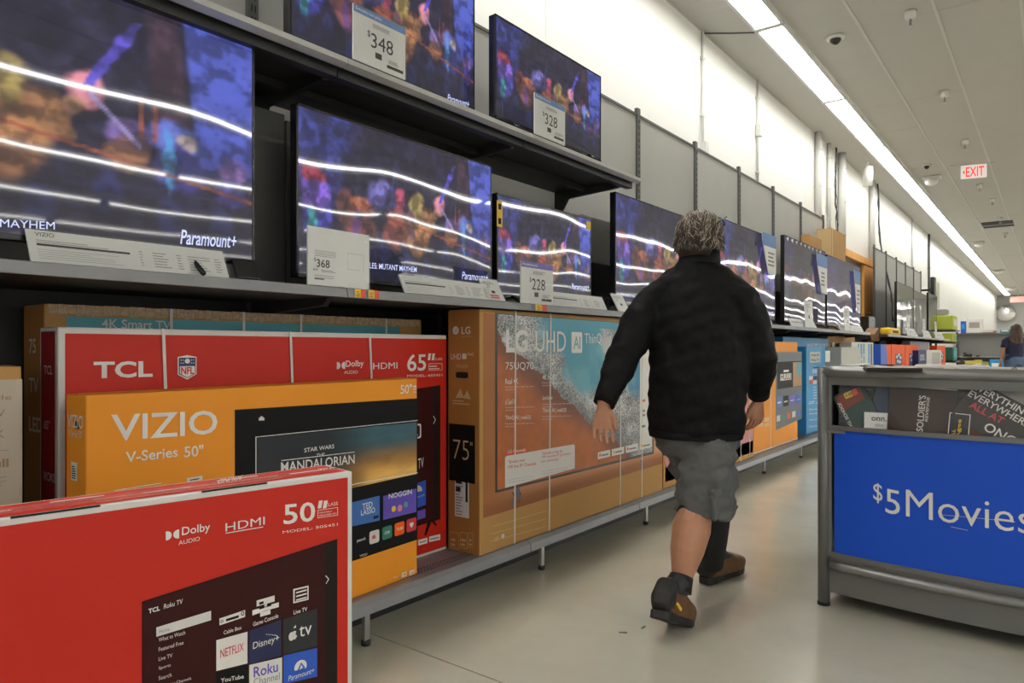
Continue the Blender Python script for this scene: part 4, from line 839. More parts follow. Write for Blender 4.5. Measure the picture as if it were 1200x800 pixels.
for i in range(3): f.poly([(574+i*2, 634-i*9), (640, 616-i*9), (640, 616.6-i*9), (574+i*2, 634.6-i*9)], GOLD, 2)
u, v = f.uv(589, 628); f.disc(u, v, .012, WCARD, 2); f.lines(u-.06, v-.01, u-.02, v+.01, 3, GOLD, 2)
s_ = kg.l; u, v = s_.uv(534.3, 387); s_.disc(u, v, .019, WHITE, 3); s_.text('LG', s_.uv(533, 389), s_.uv(536, 389), s_.uv(533, 384.5), KRAFTD, .03, 4, False)
s_.t2('LG', s_.uv(541.3, 391.3), s_.uv(551.5, 382.5), WHITE, .03, 3, False); s_.t2('Life\'s Good', s_.uv(542, 395), s_.uv(552.5, 393.2), GOLD, 0, 3, False)
s_.t2('UHD', s_.uv(528.5, 421), s_.uv(540.5, 414.5), WHITE, 0, 3, False); s_.prect((542, 420.5), (547, 414.2), WHITE, 3); s_.t2('ThinQ', s_.uv(548, 417), s_.uv(555, 413.5), WHITE, 0, 3, False)
s_.t2('75UQ70', s_.uv(535, 431), s_.uv(548.5, 427), GOLD, 0, 3, False)
s_.rrect(*s_.uv(534.5, 442.5), *s_.uv(549, 436), .01, SLOT, 3); s_.poly([(534, 466), (540, 455), (544, 466)], GOLD, 3); s_.poly([(543, 466), (548, 457), (552, 468)], GOLD, 3); s_.lines(*s_.uv(531, 473), *s_.uv(553, 468), 2, GOLD, 3, .4)
s_.prect((526.5, 562), (557, 498.5), BLACK, 3); s_.t2('75', s_.uv(531.5, 537), s_.uv(550, 516.5), GOLD, -.015, 4, False); s_.t2('"', s_.uv(551.5, 522), s_.uv(554, 518), GOLD, 0, 4, False)
s_.prect((533.3, 604), (550, 562.8), PAPER, 3); s_.lines(*s_.uv(534.5, 602), *s_.uv(543, 564), 12, GREYINK, 4, .4); s_.prect((546, 588), (548.5, 564), INK, 4); s_.prect((534.5, 566), (541.5, 563.5), INK, 4); s_.prect((534.5, 574.5), (540, 570.5), INK, 4)
for a, b_ in ((528, 538), (539.5, 548), (549, 554.5)): q0 = s_.uv(a, 641); q1 = s_.uv(b_, 624.5); s_.frame(q0[0], q0[1], q1[0], q1[1], .002, GOLD, 3); s_.lines(q0[0]+.006, q0[1]+.01, q1[0]-.006, q1[1]-.02, 2, GOLD, 3)
kg.strap([(603.5, 603), (644.5, 643.5), (727.5, 726.5), (752.5, 752)]); kg.done(); flaps(kg, KRAFT)
# --- further cartons along the deck
kp = Carton('television_box', 'television box with a pink picture, mostly hidden behind the man', (-2.06, 4.30), (-2.06, 6.08), DZ, 1.10, .19, KRAFT, KRAFTD)
f = kp.f; f.rect(-kp.w/2+.03, .04, kp.w/2-.03, 1.07, PINK, 1); f.rect(-kp.w/2+.03, .04, kp.w/2-.03, .14, ONNO, 1); 
for i in range(9): a = -.7+i*.17; f.poly([(a, .2), (a+.2, .25), (a+.12, .5), (a+.3, .9), (a+.1, .7)], WCARD if i % 2 else KSAND, 2, False)
f.text('LG', (-.6, .85), (-.4, .85), (-.6, 1.0), WHITE, .05, px=False, k=4); kp.strap([(868, 868), (878.5, 878.5)]); kp.done()
kw = Carton('television_box', 'orange television box with a dark screen picture, right of the man', (-2.10, 6.15), (-2.10, 7.52), DZ, 1.0, .14, ORANGE)
f = kw.f; w2 = kw.w/2; f.rect(-w2, 0, w2, .012, WHITE, 2); a = f.uv(903, 500)[0]; f.rect(a-.006, 0, a+.006, 1.0, WHITE, 2)
f.poly([(909, 504), (939.5, 490), (939.5, 412), (909, 412.5)], mat('print_slate', (.10, .12, .14), .45), 2); f.poly([(910.5, 456), (939, 452), (939, 422.5), (910.5, 424)], BLACK, 3); f.prect((929, 453), (939, 424), mat('print_dusk', (.45, .25, .10), .45), 4); f.prect((933, 440), (939, 425), TEAL, 5)
f.prect((914, 446), (927, 437), WHITE, 4); f.text('HULU', (914.5, 445), (926.5, 444), (914.5, 438), INK, .04, k=5); f.prect((918, 436), (924, 433), WHITE, 4)
for i, mt_ in enumerate((BLT, BLACK, PURPLE, ROYAL)): x = 910+i*7.5; f.poly([(x, 478-i*1.5), (x+6.3, 476.5-i*1.5), (x+6.3, 464-i), (x, 465-i)], mt_, 3); f.poly([(x+1, 473-i*1.5), (x+5, 472-i*1.5), (x+5, 470-i), (x+1, 471-i)], WHITE, 4)
for i, mt_ in enumerate((WCARD, GREEN, TAGRED, WCARD, ROYAL)): x = 910+i*6; f.prect((x, 494-i*1.6), (x+4, 486-i*1.6), mt_, 3)
f.t2('VIZIO', f.uv(889, 492), f.uv(902, 488), WHITE, .02, 2, False)
for i in range(4): x = 889+(i % 2)*7; y = 500-(i//2)*6; f.prect((x, y), (x+5, y-4.5), WCARD, 2); f.prect((x+1, y-1), (x+4, y-3.5), YELLOW, 3)
kw.done()
kr = Carton('television_box', 'light blue narrow television box to the right of the orange one', (-2.13, 7.96), (-2.13, 8.75), DZ, .955, .5, BLUEC, group='boxed televisions under the TV shelf')
f = kr.f; f.prect((949, 425), (961, 412), WCARD, 2); f.text('PHILIPS', (950.5, 417.5), (960, 417), (950.5, 415), INK, .02, k=3); f.text('Roku TV', (950.5, 423), (960, 422.7), (950.5, 420), INK, .02, k=3)
f.text('55"', (952, 437), (959, 436.7), (952, 432.5), WHITE, .02); f.prect((953, 431.5), (960, 429.5), INK, 2)
for i, mt_ in enumerate((INKRED, WCARD, NAVY, WCARD, INK, ROYAL)): x = 948+(i % 3)*4.7; y = 450-(i//3)*5; f.prect((x, y), (x+4.5, y-4.7), mt_, 2)
for i in range(5): f.lines(*f.uv(953, 467-i*3.2), *f.uv(957, 465-i*3.2), 1, WHITE, 2)
f.frame(*f.uv(948, 473.5), *f.uv(954, 469.5), .006, WHITE, 2); f.t2('HDR', f.uv(956, 473), f.uv(961, 470), WHITE, .03, 2, False)
for y in (480, 485, 492, 500): f.text('television 4K UHD', (948, y+.6), (961, y), (948, y-1.8), WHITE, 0)
kr.done()
kq = Carton('television_box', 'second light blue television box standing behind the narrow one', (-2.30, 7.7), (-2.30, 9.6), DZ, 1.06, .12, BLUEC)
f = kq.f; f.text('PHILIPS ROKU', (946, 407.5), (970, 407.2), (946, 402.5), WHITE, .05); f.prect((975, 409), (978, 401), WCARD, 2); kq.done()
ks = Carton('carton', 'plain grey-white box between the blue boxes and the movie bin corner', (-2.0, 8.95), (-2.0, 10.0), DZ, .95, .3, mat('box_greywhite', (.50, .50, .46), .5), group=None)
ks.f.prect((967, 424), (972.5, 411), PAPER, 2); ks.done()
kk = Carton('carton', 'kraft box above the grey-white box, behind the blue television boxes', (-2.32, 9.65), (-2.32, 11.2), DZ, 1.10, .25, KRAFT, group=None); kk.done()
ku = Carton('television_box', 'white and teal patterned box at the end of the near run', (-2.12, 10.05), (-2.12, 11.45), DZ, 1.02, .15, WCARD)
f = ku.f; w2 = ku.w/2
for i, mt_ in enumerate((TEAL, BLUEC, TEAL, WCARD, BLUEC, NAVY)): f.rect(-w2+.35+i*.17, .02, -w2+.46+i*.17, 1.0, mt_, 2)
f.text('4K UHD', (-w2+.03, .70), (-w2+.85, .70), (-w2+.03, .86), WCARD, .05, px=False, k=3); ku.done()
kj = Carton('television_box', 'blue and red angled box at the left of the bright orange boxes', (-2.1, 11.9), (-2.1, 12.75), DZ, 1.0, .15, ROYAL)
kj.f.poly([(-.42, .3), (-.1, .3), (-.42, .6)], INKRED, 2, False); kj.f.poly([(0, 1.0), (.42, 1.0), (.42, .2)], ONNO, 2, False); kj.done()
def onn(label, y0, y1, X=-2.1, h=1.0, mt=ONNO, logo=NAVY):
    k = Carton('television_box', label, (X, y0), (X, y1), DZ, h, .14, mt, group='bright boxes on the far shelving run'); f = k.f; w2 = k.w/2
    s = k.w*.5; f.rect(-s/2, h*.62, s/2, h*.84, logo, 2)
    for i, (a, b_) in enumerate(((-.3, .5), (0, .6), (.25, .45), (-.15, .25), (.15, .2))): f.rect(s*a-.06, h*.62+.3*b_, s*a+.09, h*.62+.3*b_+.045, WHITE, 3)
    k.done(); return k
onn('bright orange television box, left one of the pair', 12.8, 14.1); onn('bright orange television box, right one of the pair', 14.15, 15.6)
k = Carton('television_box', 'dark blue television box with white lettering beside the bright orange pair', (-2.0, 14.9), (-2.0, 15.9), DZ, .9, .1, NAVY, group='bright boxes on the far shelving run'); k.f.text('onn.', (-.3, .7), (.3, .7), (-.3, .82), WHITE, .04, px=False); k.f.text('43"', (-.25, .45), (.25, .45), (-.25, .6), WHITE, .04, px=False); k.done()
k = Carton('television_box', 'pale grey-white box right of the dark blue one on the far run', (-2.0, 15.95), (-2.0, 18.2), DZ, .9, .12, WCARD, group='bright boxes on the far shelving run'); k.f.rect(-.4, .3, .9, .85, mat('print_greige', (.45, .42, .40), .5), 2); k.done()
onn('tall box with purple and grey print behind the pale box on the far run', 15.7, 18.3, X=-2.25, h=1.08, mt=mat('print_mauve', (.40, .34, .38), .5), logo=PURPLE)
onn('bright orange box at the right end of the far run', 18.35, 19.9)
# cardboard box standing above the TVs, and its neighbour
e = Carton('cardboard_box', 'tall brown cardboard box rising above the TVs left of the orange door frame', (-2.42, onx(975, 300, -2.42).y), (-2.42, onx(991, 300, -2.42).y+.0), MZ, 1.44, .22, KRAFT, group=None); e.l.rect(-.1, .01, .1, 1.43, mat('kraft_light', (.60, .42, .20), .6), 1)
m = MB().box(-e.w/2-.001, -e.w/2+.03, -.113, -.1105, 0, 1.44, GOLD).build('tape', e.e); e.done()
e = Carton('cardboard_box', 'small pale cardboard box poking out left of the tall cardboard box', (-2.40, onx(949, 300, -2.40).y), (-2.40, onx(963, 300, -2.40).y), MZ, 1.20, .1, KRAFT, group=None); e.done()
yy = onx(1030, 390, -2.1).y
e = empty('crumpled_cardboard', (-2.05, 11.0, MZ), 0, 'torn brown cardboard piece at the end of the near TV shelf', 'cardboard'); MB().cbox((0, -.1, .02), (.14, .3, .02), mat('card_brown', (.28, .14, .06), .7), Matrix.Rotation(.3, 3, 'X')).cbox((.02, .05, -.03), (.1, .2, .02), MATS['card_brown'], Matrix.Rotation(-.9, 3, 'X')).build('flap', e)
e = empty('yellow_case', (-2.1, 12.7, MZ), HALFPI, 'yellow tool-like box lying at the left end of the far TV shelf', 'box'); MB().box(-.45, .45, -.08, .08, 0, .11, YELLOW).build('body', e, bevel=.03); MB().box(-.3, .2, -.081, -.079, .03, .07, INK).build('stripe', e)
# ================================================================ PEOPLE
def bake(mb, name, root, mt, voxel=.01, smooth=6, disp=0., dscale=.12, post=None, disp2=0.):
    o = bpy.data.objects.new('tmp', mb.mesh('tmp')); COL.objects.link(o)
    r = o.modifiers.new('r', 'REMESH'); r.mode = 'VOXEL'; r.voxel_size = voxel; r.use_smooth_shade = True
    s = o.modifiers.new('s', 'SMOOTH'); s.factor = .5; s.iterations = smooth
    for i, (dd, sc) in enumerate(((disp, dscale), (disp2, dscale*.35))):
        if dd:
            t = bpy.data.textures.new('folds', 'CLOUDS'); t.noise_scale = sc; t.noise_depth = 1
            d = o.modifiers.new('d', 'DISPLACE'); d.texture = t; d.strength = dd; d.mid_level = .5; d.texture_coords = 'LOCAL'
    dg = bpy.context.evaluated_depsgraph_get(); dg.update()
    me = bpy.data.meshes.new_from_object(o.evaluated_get(dg), preserve_all_data_layers=False, depsgraph=dg); me.name = name
    bpy.data.objects.remove(o)
    off = root.location if root else Vector()
    if post:
        for v in me.vertices: v.co = post(v.co)
    me.transform(Matrix.Translation(-Vector(off))); me.materials.clear(); me.materials.append(mt)
    me.polygons.foreach_set('use_smooth', [True]*len(me.polygons))
    n = bpy.data.objects.new(name, me); COL.objects.link(n); n.parent = root; return n
def part(mb, name, root, **k):
    mb.v = [tuple(Vector(v)-Vector(root.location)) for v in mb.v]; return mb.build(name, root, **k)
SKIN = mat('skin', (.46, .22, .125), .5, var=.14, vscale=25, bump=.0006, bscale=90)
JACK = mat('jacket_black', (.0048, .0048, .0052), .68, var=.2, bump=.0012, bscale=9, spec=.18)
SHORT = mat('shorts_grey', (.105, .108, .104), .8, var=.12, vscale=12, bump=.0025, bscale=22)
SOCK = mat('sock_black', (.010, .010, .010), .8); BROWN = mat('shoe_brown', (.13, .062, .022), .6, var=.3, vscale=30, bump=.001)
SOLE = mat('shoe_black_rubber', (.014, .013, .012), .55); HAIR = mat('hair_greybrown', (.075, .055, .038), .45, var=.6, vscale=60)
HAIRG = mat('hair_grey', (.42, .36, .28), .4, var=.3, vscale=50); HAIRD = mat('hair_dark', (.035, .025, .018), .45); GLASS = mat('glasses_black', (.01, .01, .012), .2)
man = empty('person', (-1.21, 2.85, 0), 0, 'man in black jacket and grey shorts walking away along the TV boxes', 'person')
up = Vector((0, 0, 1)); yw = math.radians(8); SD = Vector((math.cos(yw), math.sin(yw), 0)); FD = Vector((-math.sin(yw), math.cos(yw), 0))
def C_(px, py, d): return P(px, py, d)
T0 = Vector((-1.215, 2.85, 0))
def tor(z, dx=0, dy=0): return T0+SD*dx+FD*dy+up*z
shL, shR = C_(763, 352, 3.07), C_(873, 350, 2.90)
elL, elR = C_(729, 420, 2.98), C_(889, 418, 2.93)
wrL, wrR = C_(709, 470, 2.90), C_(889, 460, 3.05)
hdL = C_(706, 484, 2.885); hdR = C_(888, 474, 3.09)
# ---- body: head, neck, hands, legs, one surface
hy = math.radians(-2); HS = Vector((math.cos(hy), math.sin(hy), 0)); HF = Vector((-math.sin(hy), math.cos(hy), 0)); HC = C_(822, 283, 3.03)
def H(x, y, z): return HC+HS*x+HF*y+up*z
b = MB(); S = SKIN
b.loft([(H(0, -.045, -.17), .062, .062), (H(0, -.03, -.10), .066, .066), (H(0, .0, -.04), .066, .08)], S, side=HS)
b.ball(H(0, -.01, .025), (.078, .097, .092), S, Matrix((HS, HF, up)).transposed())
b.loft([(H(0, .015, .04), .070, .080), (H(0, .02, -.02), .066, .078), (H(0, .035, -.065), .052, .060), (H(0, .05, -.10), .032, .036)], S, side=HS)   # face to chin
b.loft([(H(0, .085, .02), .009, .009), (H(0, .108, -.012), .013, .012), (H(0, .122, -.028), .018, .012), (H(0, .092, -.036), .014, .008)], S, side=HS)  # nose
b.loft([(H(-.03, .098, -.060), .006, .006), (H(0, .106, -.058), .008, .008), (H(.03, .098, -.060), .006, .006)], S, side=up)   # lips
b.loft([(H(-.05, .083, .028), .006, .006), (H(0, .098, .034), .008, .008), (H(.05, .083, .028), .006, .006)], S, side=up)      # brow
for s in (-1, 1): b.loft([(H(s*.074, -.005, .025), .006, .016), (H(s*.084, -.012, .012), .008, .018), (H(s*.082, -.006, -.012), .006, .012)], S, side=HS)  # ears
b.loft([(tor(1.25), .14, .10), (tor(1.36, 0, .0), .12, .08), (H(0, -.045, -.15), .06, .06)], S, side=SD)
b.loft([(tor(1.25), .16, .11), (tor(1.0), .17, .13), (tor(.86), .16, .12)], S, side=SD)
for a, e, wv in ((shL, elL, wrL), (shR, elR, wrR)):
    b.loft([(tor(1.3), .04, .04), (a, .05, .05), (a.lerp(e, .5), .045, .045), (e, .038, .038), (e.lerp(wv, .4), .038, .036), (wv, .026, .022)], S, side=SD)
def limb(hip, kn, an, rs): b.loft([(tor(.90, *rs[0]), .09, .10), (hip, rs[1], rs[1]), (hip.lerp(kn, .5), rs[2], rs[2]), (kn, .060, .062), (kn.lerp(an, .28)-FD*.024, .077, .080), (kn.lerp(an, .55)-FD*.014, .066, .070), (kn.lerp(an, .85), .041, .045), (an, .040, .044)], S, side=SD)
hpR, knR, anR = C_(838, 486, 2.93), C_(818, 590, 2.89), C_(796, 691, 2.745)
hpL, knL, anL = C_(797, 484, 3.03), C_(836, 586, 3.17), C_(834, 662, 3.25)
limb(hpR, knR, anR, ((.09, 0), .095, .082)); limb(hpL, knL, anL, ((-.09, 0), .095, .082))
def hand(wr, kd, side, pal, curl, flip):
    """wr wrist, kd direction of the fingers, side = towards the thumb, pal = palm normal"""
    kd = kd.normalized(); side = (side-kd*side.dot(kd)).normalized(); pal = kd.cross(side)*flip
    b.loft([(wr-kd*.04, .026, .022), (wr, .028, .020), (wr+kd*.03, .036, .018), (wr+kd*.065, .045, .016), (wr+kd*.088, .044, .012)], S, side=side)
    for i, (off, ln, r) in enumerate(((.036, .070, .0082), (.012, .078, .0085), (-.012, .072, .0082), (-.036, .056, .0075))):
        p = wr+kd*(.085-abs(off)*.15)+side*off; path = [p-kd*.02, p]; d = (kd+side*off*1.2).normalized()
        for j, fr in enumerate((.42, .32, .26)):
            d = (Matrix.Rotation(-curl[i]*(.7+.3*j), 3, side)@d if False else (d+pal*curl[i]*(.6+.25*j)).normalized()); path.append(path[-1]+d*ln*fr)
        b.tube(path, [r*1.05, r*1.05, r, r*.95, r*.75], S, 8)
    t0 = wr+kd*.018+side*.026; d = (side*.55+kd*.8+pal*.25).normalized(); p1 = t0+d*.035; d2 = (side*.15+kd*.95+pal*.3).normalized()
    b.tube([t0-d*.01, t0, p1, p1+d2*.028, p1+d2*.046], [.014, .0145, .0125, .0105, .008], S, 8)
camd = Vector((-SN, CS, 0)); 
hand(wrL+(hdL-wrL)*.55, Vector((-.02, -.02, -1)), RT, -camd, (.45, .62, .68, .50), 1 if Vector((0, 0, -1)).cross(RT).dot(-camd) > 0 else -1)
hand(wrR+(hdR-wrR)*.55, Vector((.06, .03, -1))-RT*.1, -FD*.9-RT*.6, -RT, (.65, .75, .8, .8), 1 if Vector((0, 0, -1)).cross(-FD-RT*.6).dot(-RT) > 0 else -1)
body = bake(b, 'body', man, SKIN, .0038, 3)
m = MB()
for s in (-1, 1): m.ball(H(s*.031, .086, .012), .0125, mat('eye_white', (.7, .7, .68), .2)); m.ball(H(s*.031, .0945, .012), .006, INK)
part(m, 'eyes', man)
# ---- jacket
j = MB(); K = JACK
j.loft([(tor(.725, .0, -.01), .190, .155), (tor(.76, .0, -.01), .203, .165), (tor(.88, .005, -.01), .208, .168), (tor(1.02, .01, 0), .212, .165), (tor(1.14, .01, .005), .218, .155), (tor(1.24, .0, .01), .222, .145), (tor(1.32, .0, .01), .200, .130), (tor(1.375, .0, .015), .160, .115), (tor(1.42, .0, .02), .118, .098), (tor(1.455, .0, .03), .092, .088), (tor(1.475, .0, .035), .082, .08)], K, side=SD, n=28)
def sleeve(a, e, w_, d0): 
    j.loft([(tor(1.425, d0*.03, .02), .06, .075, up), (tor(1.40, d0*.09, .015), .055, .085, up), (a.lerp(tor(1.38, d0*.12), .35)-up*.01, .062, .084, up), (a-up*.022+SD*d0*.005, .068, .08, up), (a-up*.05+SD*d0*.01, .03, .03, up)], K)
    j.loft([(tor(1.28, d0*.10), .06, .075), (a-up*.015, .074, .082), (a.lerp(e, .35), .083, .084), (a.lerp(e, .7), .078, .078), (e, .073, .073), (e.lerp(w_, .35), .066, .066), (e.lerp(w_, .7), .056, .056), (e.lerp(w_, .85), .052, .052), (w_, .046, .044)], K, side=SD)
sleeve(shL, elL, wrL+(wrL-elL)*.04, -1); sleeve(shR, elR, wrR+(wrR-elR)*.05, 1)
def fold(c):        # crease folds across the back, sleeves and hem
    d = c-T0; z = c.z; f1 = .004*math.sin(z*30+d.x*16+3*math.sin(d.y*7))*max(0, 1-(z-.72)/.45); f2 = .0018*math.sin(z*85-d.x*30+2)
    h = Vector((d.x, d.y, 0)); l = h.length
    return c+h*((f1+f2)/max(l, .05))*min(1, l/.1)
jk = bake(j, 'jacket', man, JACK, .0085, 5, .022, .13, fold, .010)
m = MB()   # collar, cuffs, hem
def ring(c, rx, ry, side, nrm, h, th, mt, n=28, flare=1.0):
    a = side; q = nrm.cross(a); R = []
    for k_, (rr, hh) in enumerate(((1, 0), (flare, h), (flare-th/rx, h), (1-th/rx, 0))):
        R.append([c+a*rx*rr*math.cos(i*2*math.pi/n)+q*ry*rr*math.sin(i*2*math.pi/n)+nrm*hh for i in range(n)])
    R.append(R[0]); m.rings(R, mt, False)
ring(tor(1.455, .008, .025), .092, .088, SD, (up+FD*.10).normalized(), .072, .010, JACK, flare=.90)
part(m, 'collar', man)
m = MB()
for e_, w_ in ((elL, wrL), (elR, wrR)):
    d = (w_-e_).normalized(); sd = SD-d*SD.dot(d); sd.normalize(); ring(w_-d*.035, .050, .050, sd, d, .05, .012, JACK, 20, .92)
part(m, 'cuff', man)
m = MB(); ring(tor(.722, .0, -.01), .196, .160, SD, up, .03, .008, JACK, 40, 1.03); part(m, 'hem', man)
# ---- shorts
s = MB(); K = SHORT
s.loft([(tor(.88, .005), .17, .14), (tor(.78, .005, -.005), .186, .152), (tor(.70, .005), .180, .148), (tor(.64, .005), .150, .125)], K, side=SD, n=28)
hemR = C_(824, 604, 2.885); hemL = C_(834, 596, 3.16)
s.loft([(tor(.76, .075, -.01), .09, .115), (hpR.lerp(hemR, .42), .112, .120), (hpR.lerp(hemR, .6), .120, .122), (hpR.lerp(hemR, .85), .120, .118), (hemR, .118, .112)], K, side=SD)
s.loft([(tor(.76, -.075, .0), .09, .11), (hpL.lerp(hemL, .42), .110, .118), (hpL.lerp(hemL, .6), .115, .115), (hpL.lerp(hemL, .85), .112, .110), (hemL, .110, .105)], K, side=SD)
def fold2(c):
    d = c-T0; z = c.z; return c+SD*(.006*math.sin(z*60+d.x*30)+.004*math.sin(z*110-d.x*40))*(1 if z < .72 else .3)
bake(s, 'shorts', man, SHORT, .008, 3, .026, .09, fold2, .010)
m = MB()
# cargo pocket with flap on the outer thigh, seam down the seat
pc = C_(843, 573, 2.80); ax = (RT*.8+FD*.2).normalized(); nm = (-camd*.75+RT*.66).normalized(); sx = up.cross(nm).normalized()
Rm = Matrix((sx, nm, up)).transposed()
m.cbox(pc+nm*.005, (.115, .022, .035), SHORT, Rm@Matrix.Rotation(-.25, 3, 'Y')); m.cbox(pc-up*.06+nm*.0, (.11, .02, .10), SHORT, Rm@Matrix.Rotation(-.2, 3, 'Y'))
part(m, 'cargo_pocket', man, bevel=.006)
# knee sleeve under the hem, socks
m = MB(); m.loft([(hemR.lerp(knR, .35), .074, .076), (knR.lerp(anR, .04), .073, .076), (knR.lerp(anR, .15)-FD*.01, .074, .077)], SOCK, side=SD); part(m, 'knee_sleeve', man)
m = MB(); m.loft([(hemL+up*.05, .074, .074), (hemL-up*.03, .078, .078), (knL.lerp(anL, .3)-FD*.02, .080, .082), (knL.lerp(anL, .6)-FD*.012, .070, .074), (anL, .052, .056)], SOCK, side=SD); part(m, 'leg_sleeve', man, label='black sleeve covering the far lower leg')
def shoe(ank, heel, toe, side, name):
    """heel and toe are sole-level points; side = lateral vector; the boot is lofted along heel-toe"""
    ln = (toe-heel); L_ = ln.length; t = ln.normalized(); n_ = side.cross(t); n_ = n_ if n_.z > 0 else -n_
    def q(f, w_, h_): return heel+t*L_*f+n_*h_
    a = MB(); secs = ((-.03, .030, .026, .055), (.03, .042, .046, .055), (.18, .048, .074, .07), (.34, .048, .070, .066), (.50, .050, .056, .050), (.66, .056, .046, .040), (.80, .056, .041, .034), (.92, .048, .034, .028), (1.0, .028, .022, .022))
    a.loft([(q(f, 0, .014+hh), w_, hh) for f, w_, hh, _ in secs], BROWN, side=side, n=28, pw=.62)
    d = (ank-(heel+t*L_*.2+n_*.05)).normalized()
    a.loft([(heel+t*L_*.22+n_*.04, .040, .050), (heel+t*L_*.20+n_*.085, .043, .052), (ank+up*.0, .050, .057)], BROWN, side=side)
    r = bake(a, 'upper', None, BROWN, .006, 3)
    return r, t, n_, L_, q
def boots(ank, heel, toe, side, label):
    r, t, n_, L_, q = shoe(ank, heel, toe, side, 'boot'); r.name = 'boot'; r.parent = man; r.data.transform(Matrix.Translation(-Vector(man.location)))
    # black heel counter and collar by material zones of the boot itself
    r.data.materials.append(SOLE); hl = Vector(heel)-Vector(man.location)
    for p in r.data.polygons:
        c = Vector(p.center)-hl; f = c.dot(t)/L_; h_ = c.dot(n_); sdv = c.dot(side)
        if f < .06+.06*(h_ > .05) or h_ > .105 or (f < .2 and abs(sdv) < .018) or (abs(sdv) < .012 and .35 < f < .75) or h_ < .03: p.material_index = 1
    m = MB(); prof = [(-.035, .024), (.02, .037), (.15, .041), (.35, .038), (.55, .043), (.72, .050), (.86, .047), (.96, .034), (1.02, .014)]
    lo, hi = [], []
    o = [q(f, 0, 0)+side*w_ for f, w_ in prof]+[q(f, 0, 0)-side*w_ for f, w_ in reversed(prof)]
    m.rings([[p+n_*.0 for p in o], [p+n_*.014 for p in o], [p+n_*.034 for p in o]], SOLE, True, False)
    part(m, 'sole', man, bevel=.005)
    return t, n_, L_
ball = Vector((-1.174, 2.582, 0)); tdir = Vector((-.02, 1, 0)).normalized(); pitch = math.radians(26)
thl = (tdir*math.cos(pitch)-up*math.sin(pitch)); heelR = ball-thl*.20; toeR = ball+thl*.085+up*.012
anR2 = C_(797, 683, 2.74)
boots(anR2, heelR, toeR, SD, 'R')
heelL = Vector((-1.290, 3.13, 0.002)); toeL = heelL+Vector((.07, .268, .012)); sdL = Vector((.968, -.25, 0)); 
boots(C_(836, 656, 3.27), heelL, toeL, sdL, 'L')
# socks at ankles, yellow tab and laces on the near boot
m = MB(); dA = (knR-anR).normalized(); m.loft([(anR2-dA*.03, .050, .054), (anR2+dA*.0, .047, .052), (anR2+dA*.028, .045, .050)], SOCK, side=SD); part(m, 'sock', man)
m = MB(); pt = heelR+thl*.085+SD*.047+up*.070; m.cbox(pt, (.006, .05, .011), YELLOW, Matrix.Rotation(-.75, 3, 'X')); part(m, 'yellow_tab', man)
m = MB()
for i in range(4): p = heelR+thl*(.15+i*.02)+up*(.095-i*.012); m.tube([p-SD*.03, p+up*.006, p+SD*.03], .003, SOLE, 5)
part(m, 'laces', man)
# ---- hair: a cap with many combed wavy locks, thin on the crown
hc = MB(); RH = Matrix((HS, HF, up)).transposed()
hc.ball(H(0, -.022, .035), (.091, .099, .090), HAIRD, RH, 28, 18); hc.loft([(H(0, -.055, .03), .088, .062), (H(0, -.068, -.03), .082, .048), (H(0, -.070, -.072), .070, .036)], HAIRD, side=HS)
part(hc, 'hair_cap', man)
rnd = random.Random(7); locks = {k: MB() for k in range(3)}; hm = [HAIR, HAIRG, HAIRD]
def skull(th, ph, r=1.): # th azimuth from back (0) to the sides, ph elevation
    return H(math.sin(th)*.093*math.cos(ph)*r, -.022-math.cos(th)*.101*math.cos(ph)*r, .035+.093*math.sin(ph)*r)
for i in range(3200):
    th = rnd.uniform(-2.15, 2.0); ph0 = rnd.uniform(-.5, 1.35); ln = rnd.uniform(.5, 1.1); ph1 = ph0-ln
    if ph0 > 1.05 and abs(th) < .9 and rnd.random() < .75: continue
    n = 8; path = []; wav = rnd.uniform(.03, .08); pw = th*3+ph0*2+rnd.uniform(-.7, .7); lift = rnd.uniform(.99, 1.055); flick = rnd.uniform(-.012, .006) if rnd.random() < .75 else rnd.uniform(.0, .016)
    dth = .25*math.sin(th*4+1)+rnd.uniform(-.12, .12)
    for q in range(n):
        t = q/(n-1); ph = ph0+(ph1-ph0)*t; tt = th+dth*t+wav*math.sin(pw+t*9)
        if ph > -.25: p = skull(tt, ph, lift+.015*math.sin(pw*2+t*8))
        else:
            p = skull(tt, -.25, lift+.01); p = p-up*(-.25-ph)*.055+ (p-H(0, -.01, p.z-HC.z)).normalized()*(flick*t*t*1.2)
        path.append(p)
    r0 = rnd.uniform(.0010, .0021); k = 1 if rnd.random() < (.40 if ph0 > .5 else .26) else (2 if rnd.random() < (.25+.5*(ph0 < .1)) else 0)
    locks[k].tube(path, [r0*.8]+[r0]*(n-3)+[r0*.7, r0*.2], hm[k], 4)
for k, nm in ((0, 'brown'), (1, 'grey'), (2, 'dark')): part(locks[k], 'hair_locks', man, label=f'{nm} wavy locks of hair', kind='stuff')
m = MB(); m.ball(H(-.004, -.052, .098), (.036, .042, .026), SKIN, RH); part(m, 'bald_crown', man, label='thinning crown with skin showing through')
m = MB()
m.tube([H(.088, -.06, .055), H(.094, .0, .085), H(.090, .055, .105)], .0035, GLASS, 6); m.tube([H(.088, -.06, .055), H(.087, -.072, .03)], .003, GLASS, 6); m.tube([H(-.088, -.04, .06), H(-.09, .055, .105)], .003, GLASS, 6)
for s in (-1, 1): m.tube([H(s*.036+.030*math.cos(a), .088-.01*math.sin(a), .085+.018*math.sin(a)) for a in np.linspace(0, 6.28, 15)], .003, GLASS, 6)
m.tube([H(-.012, .09, .09), H(.012, .09, .09)], .003, GLASS, 6)
part(m, 'eyeglasses', man, label='black-framed glasses pushed up on the head')
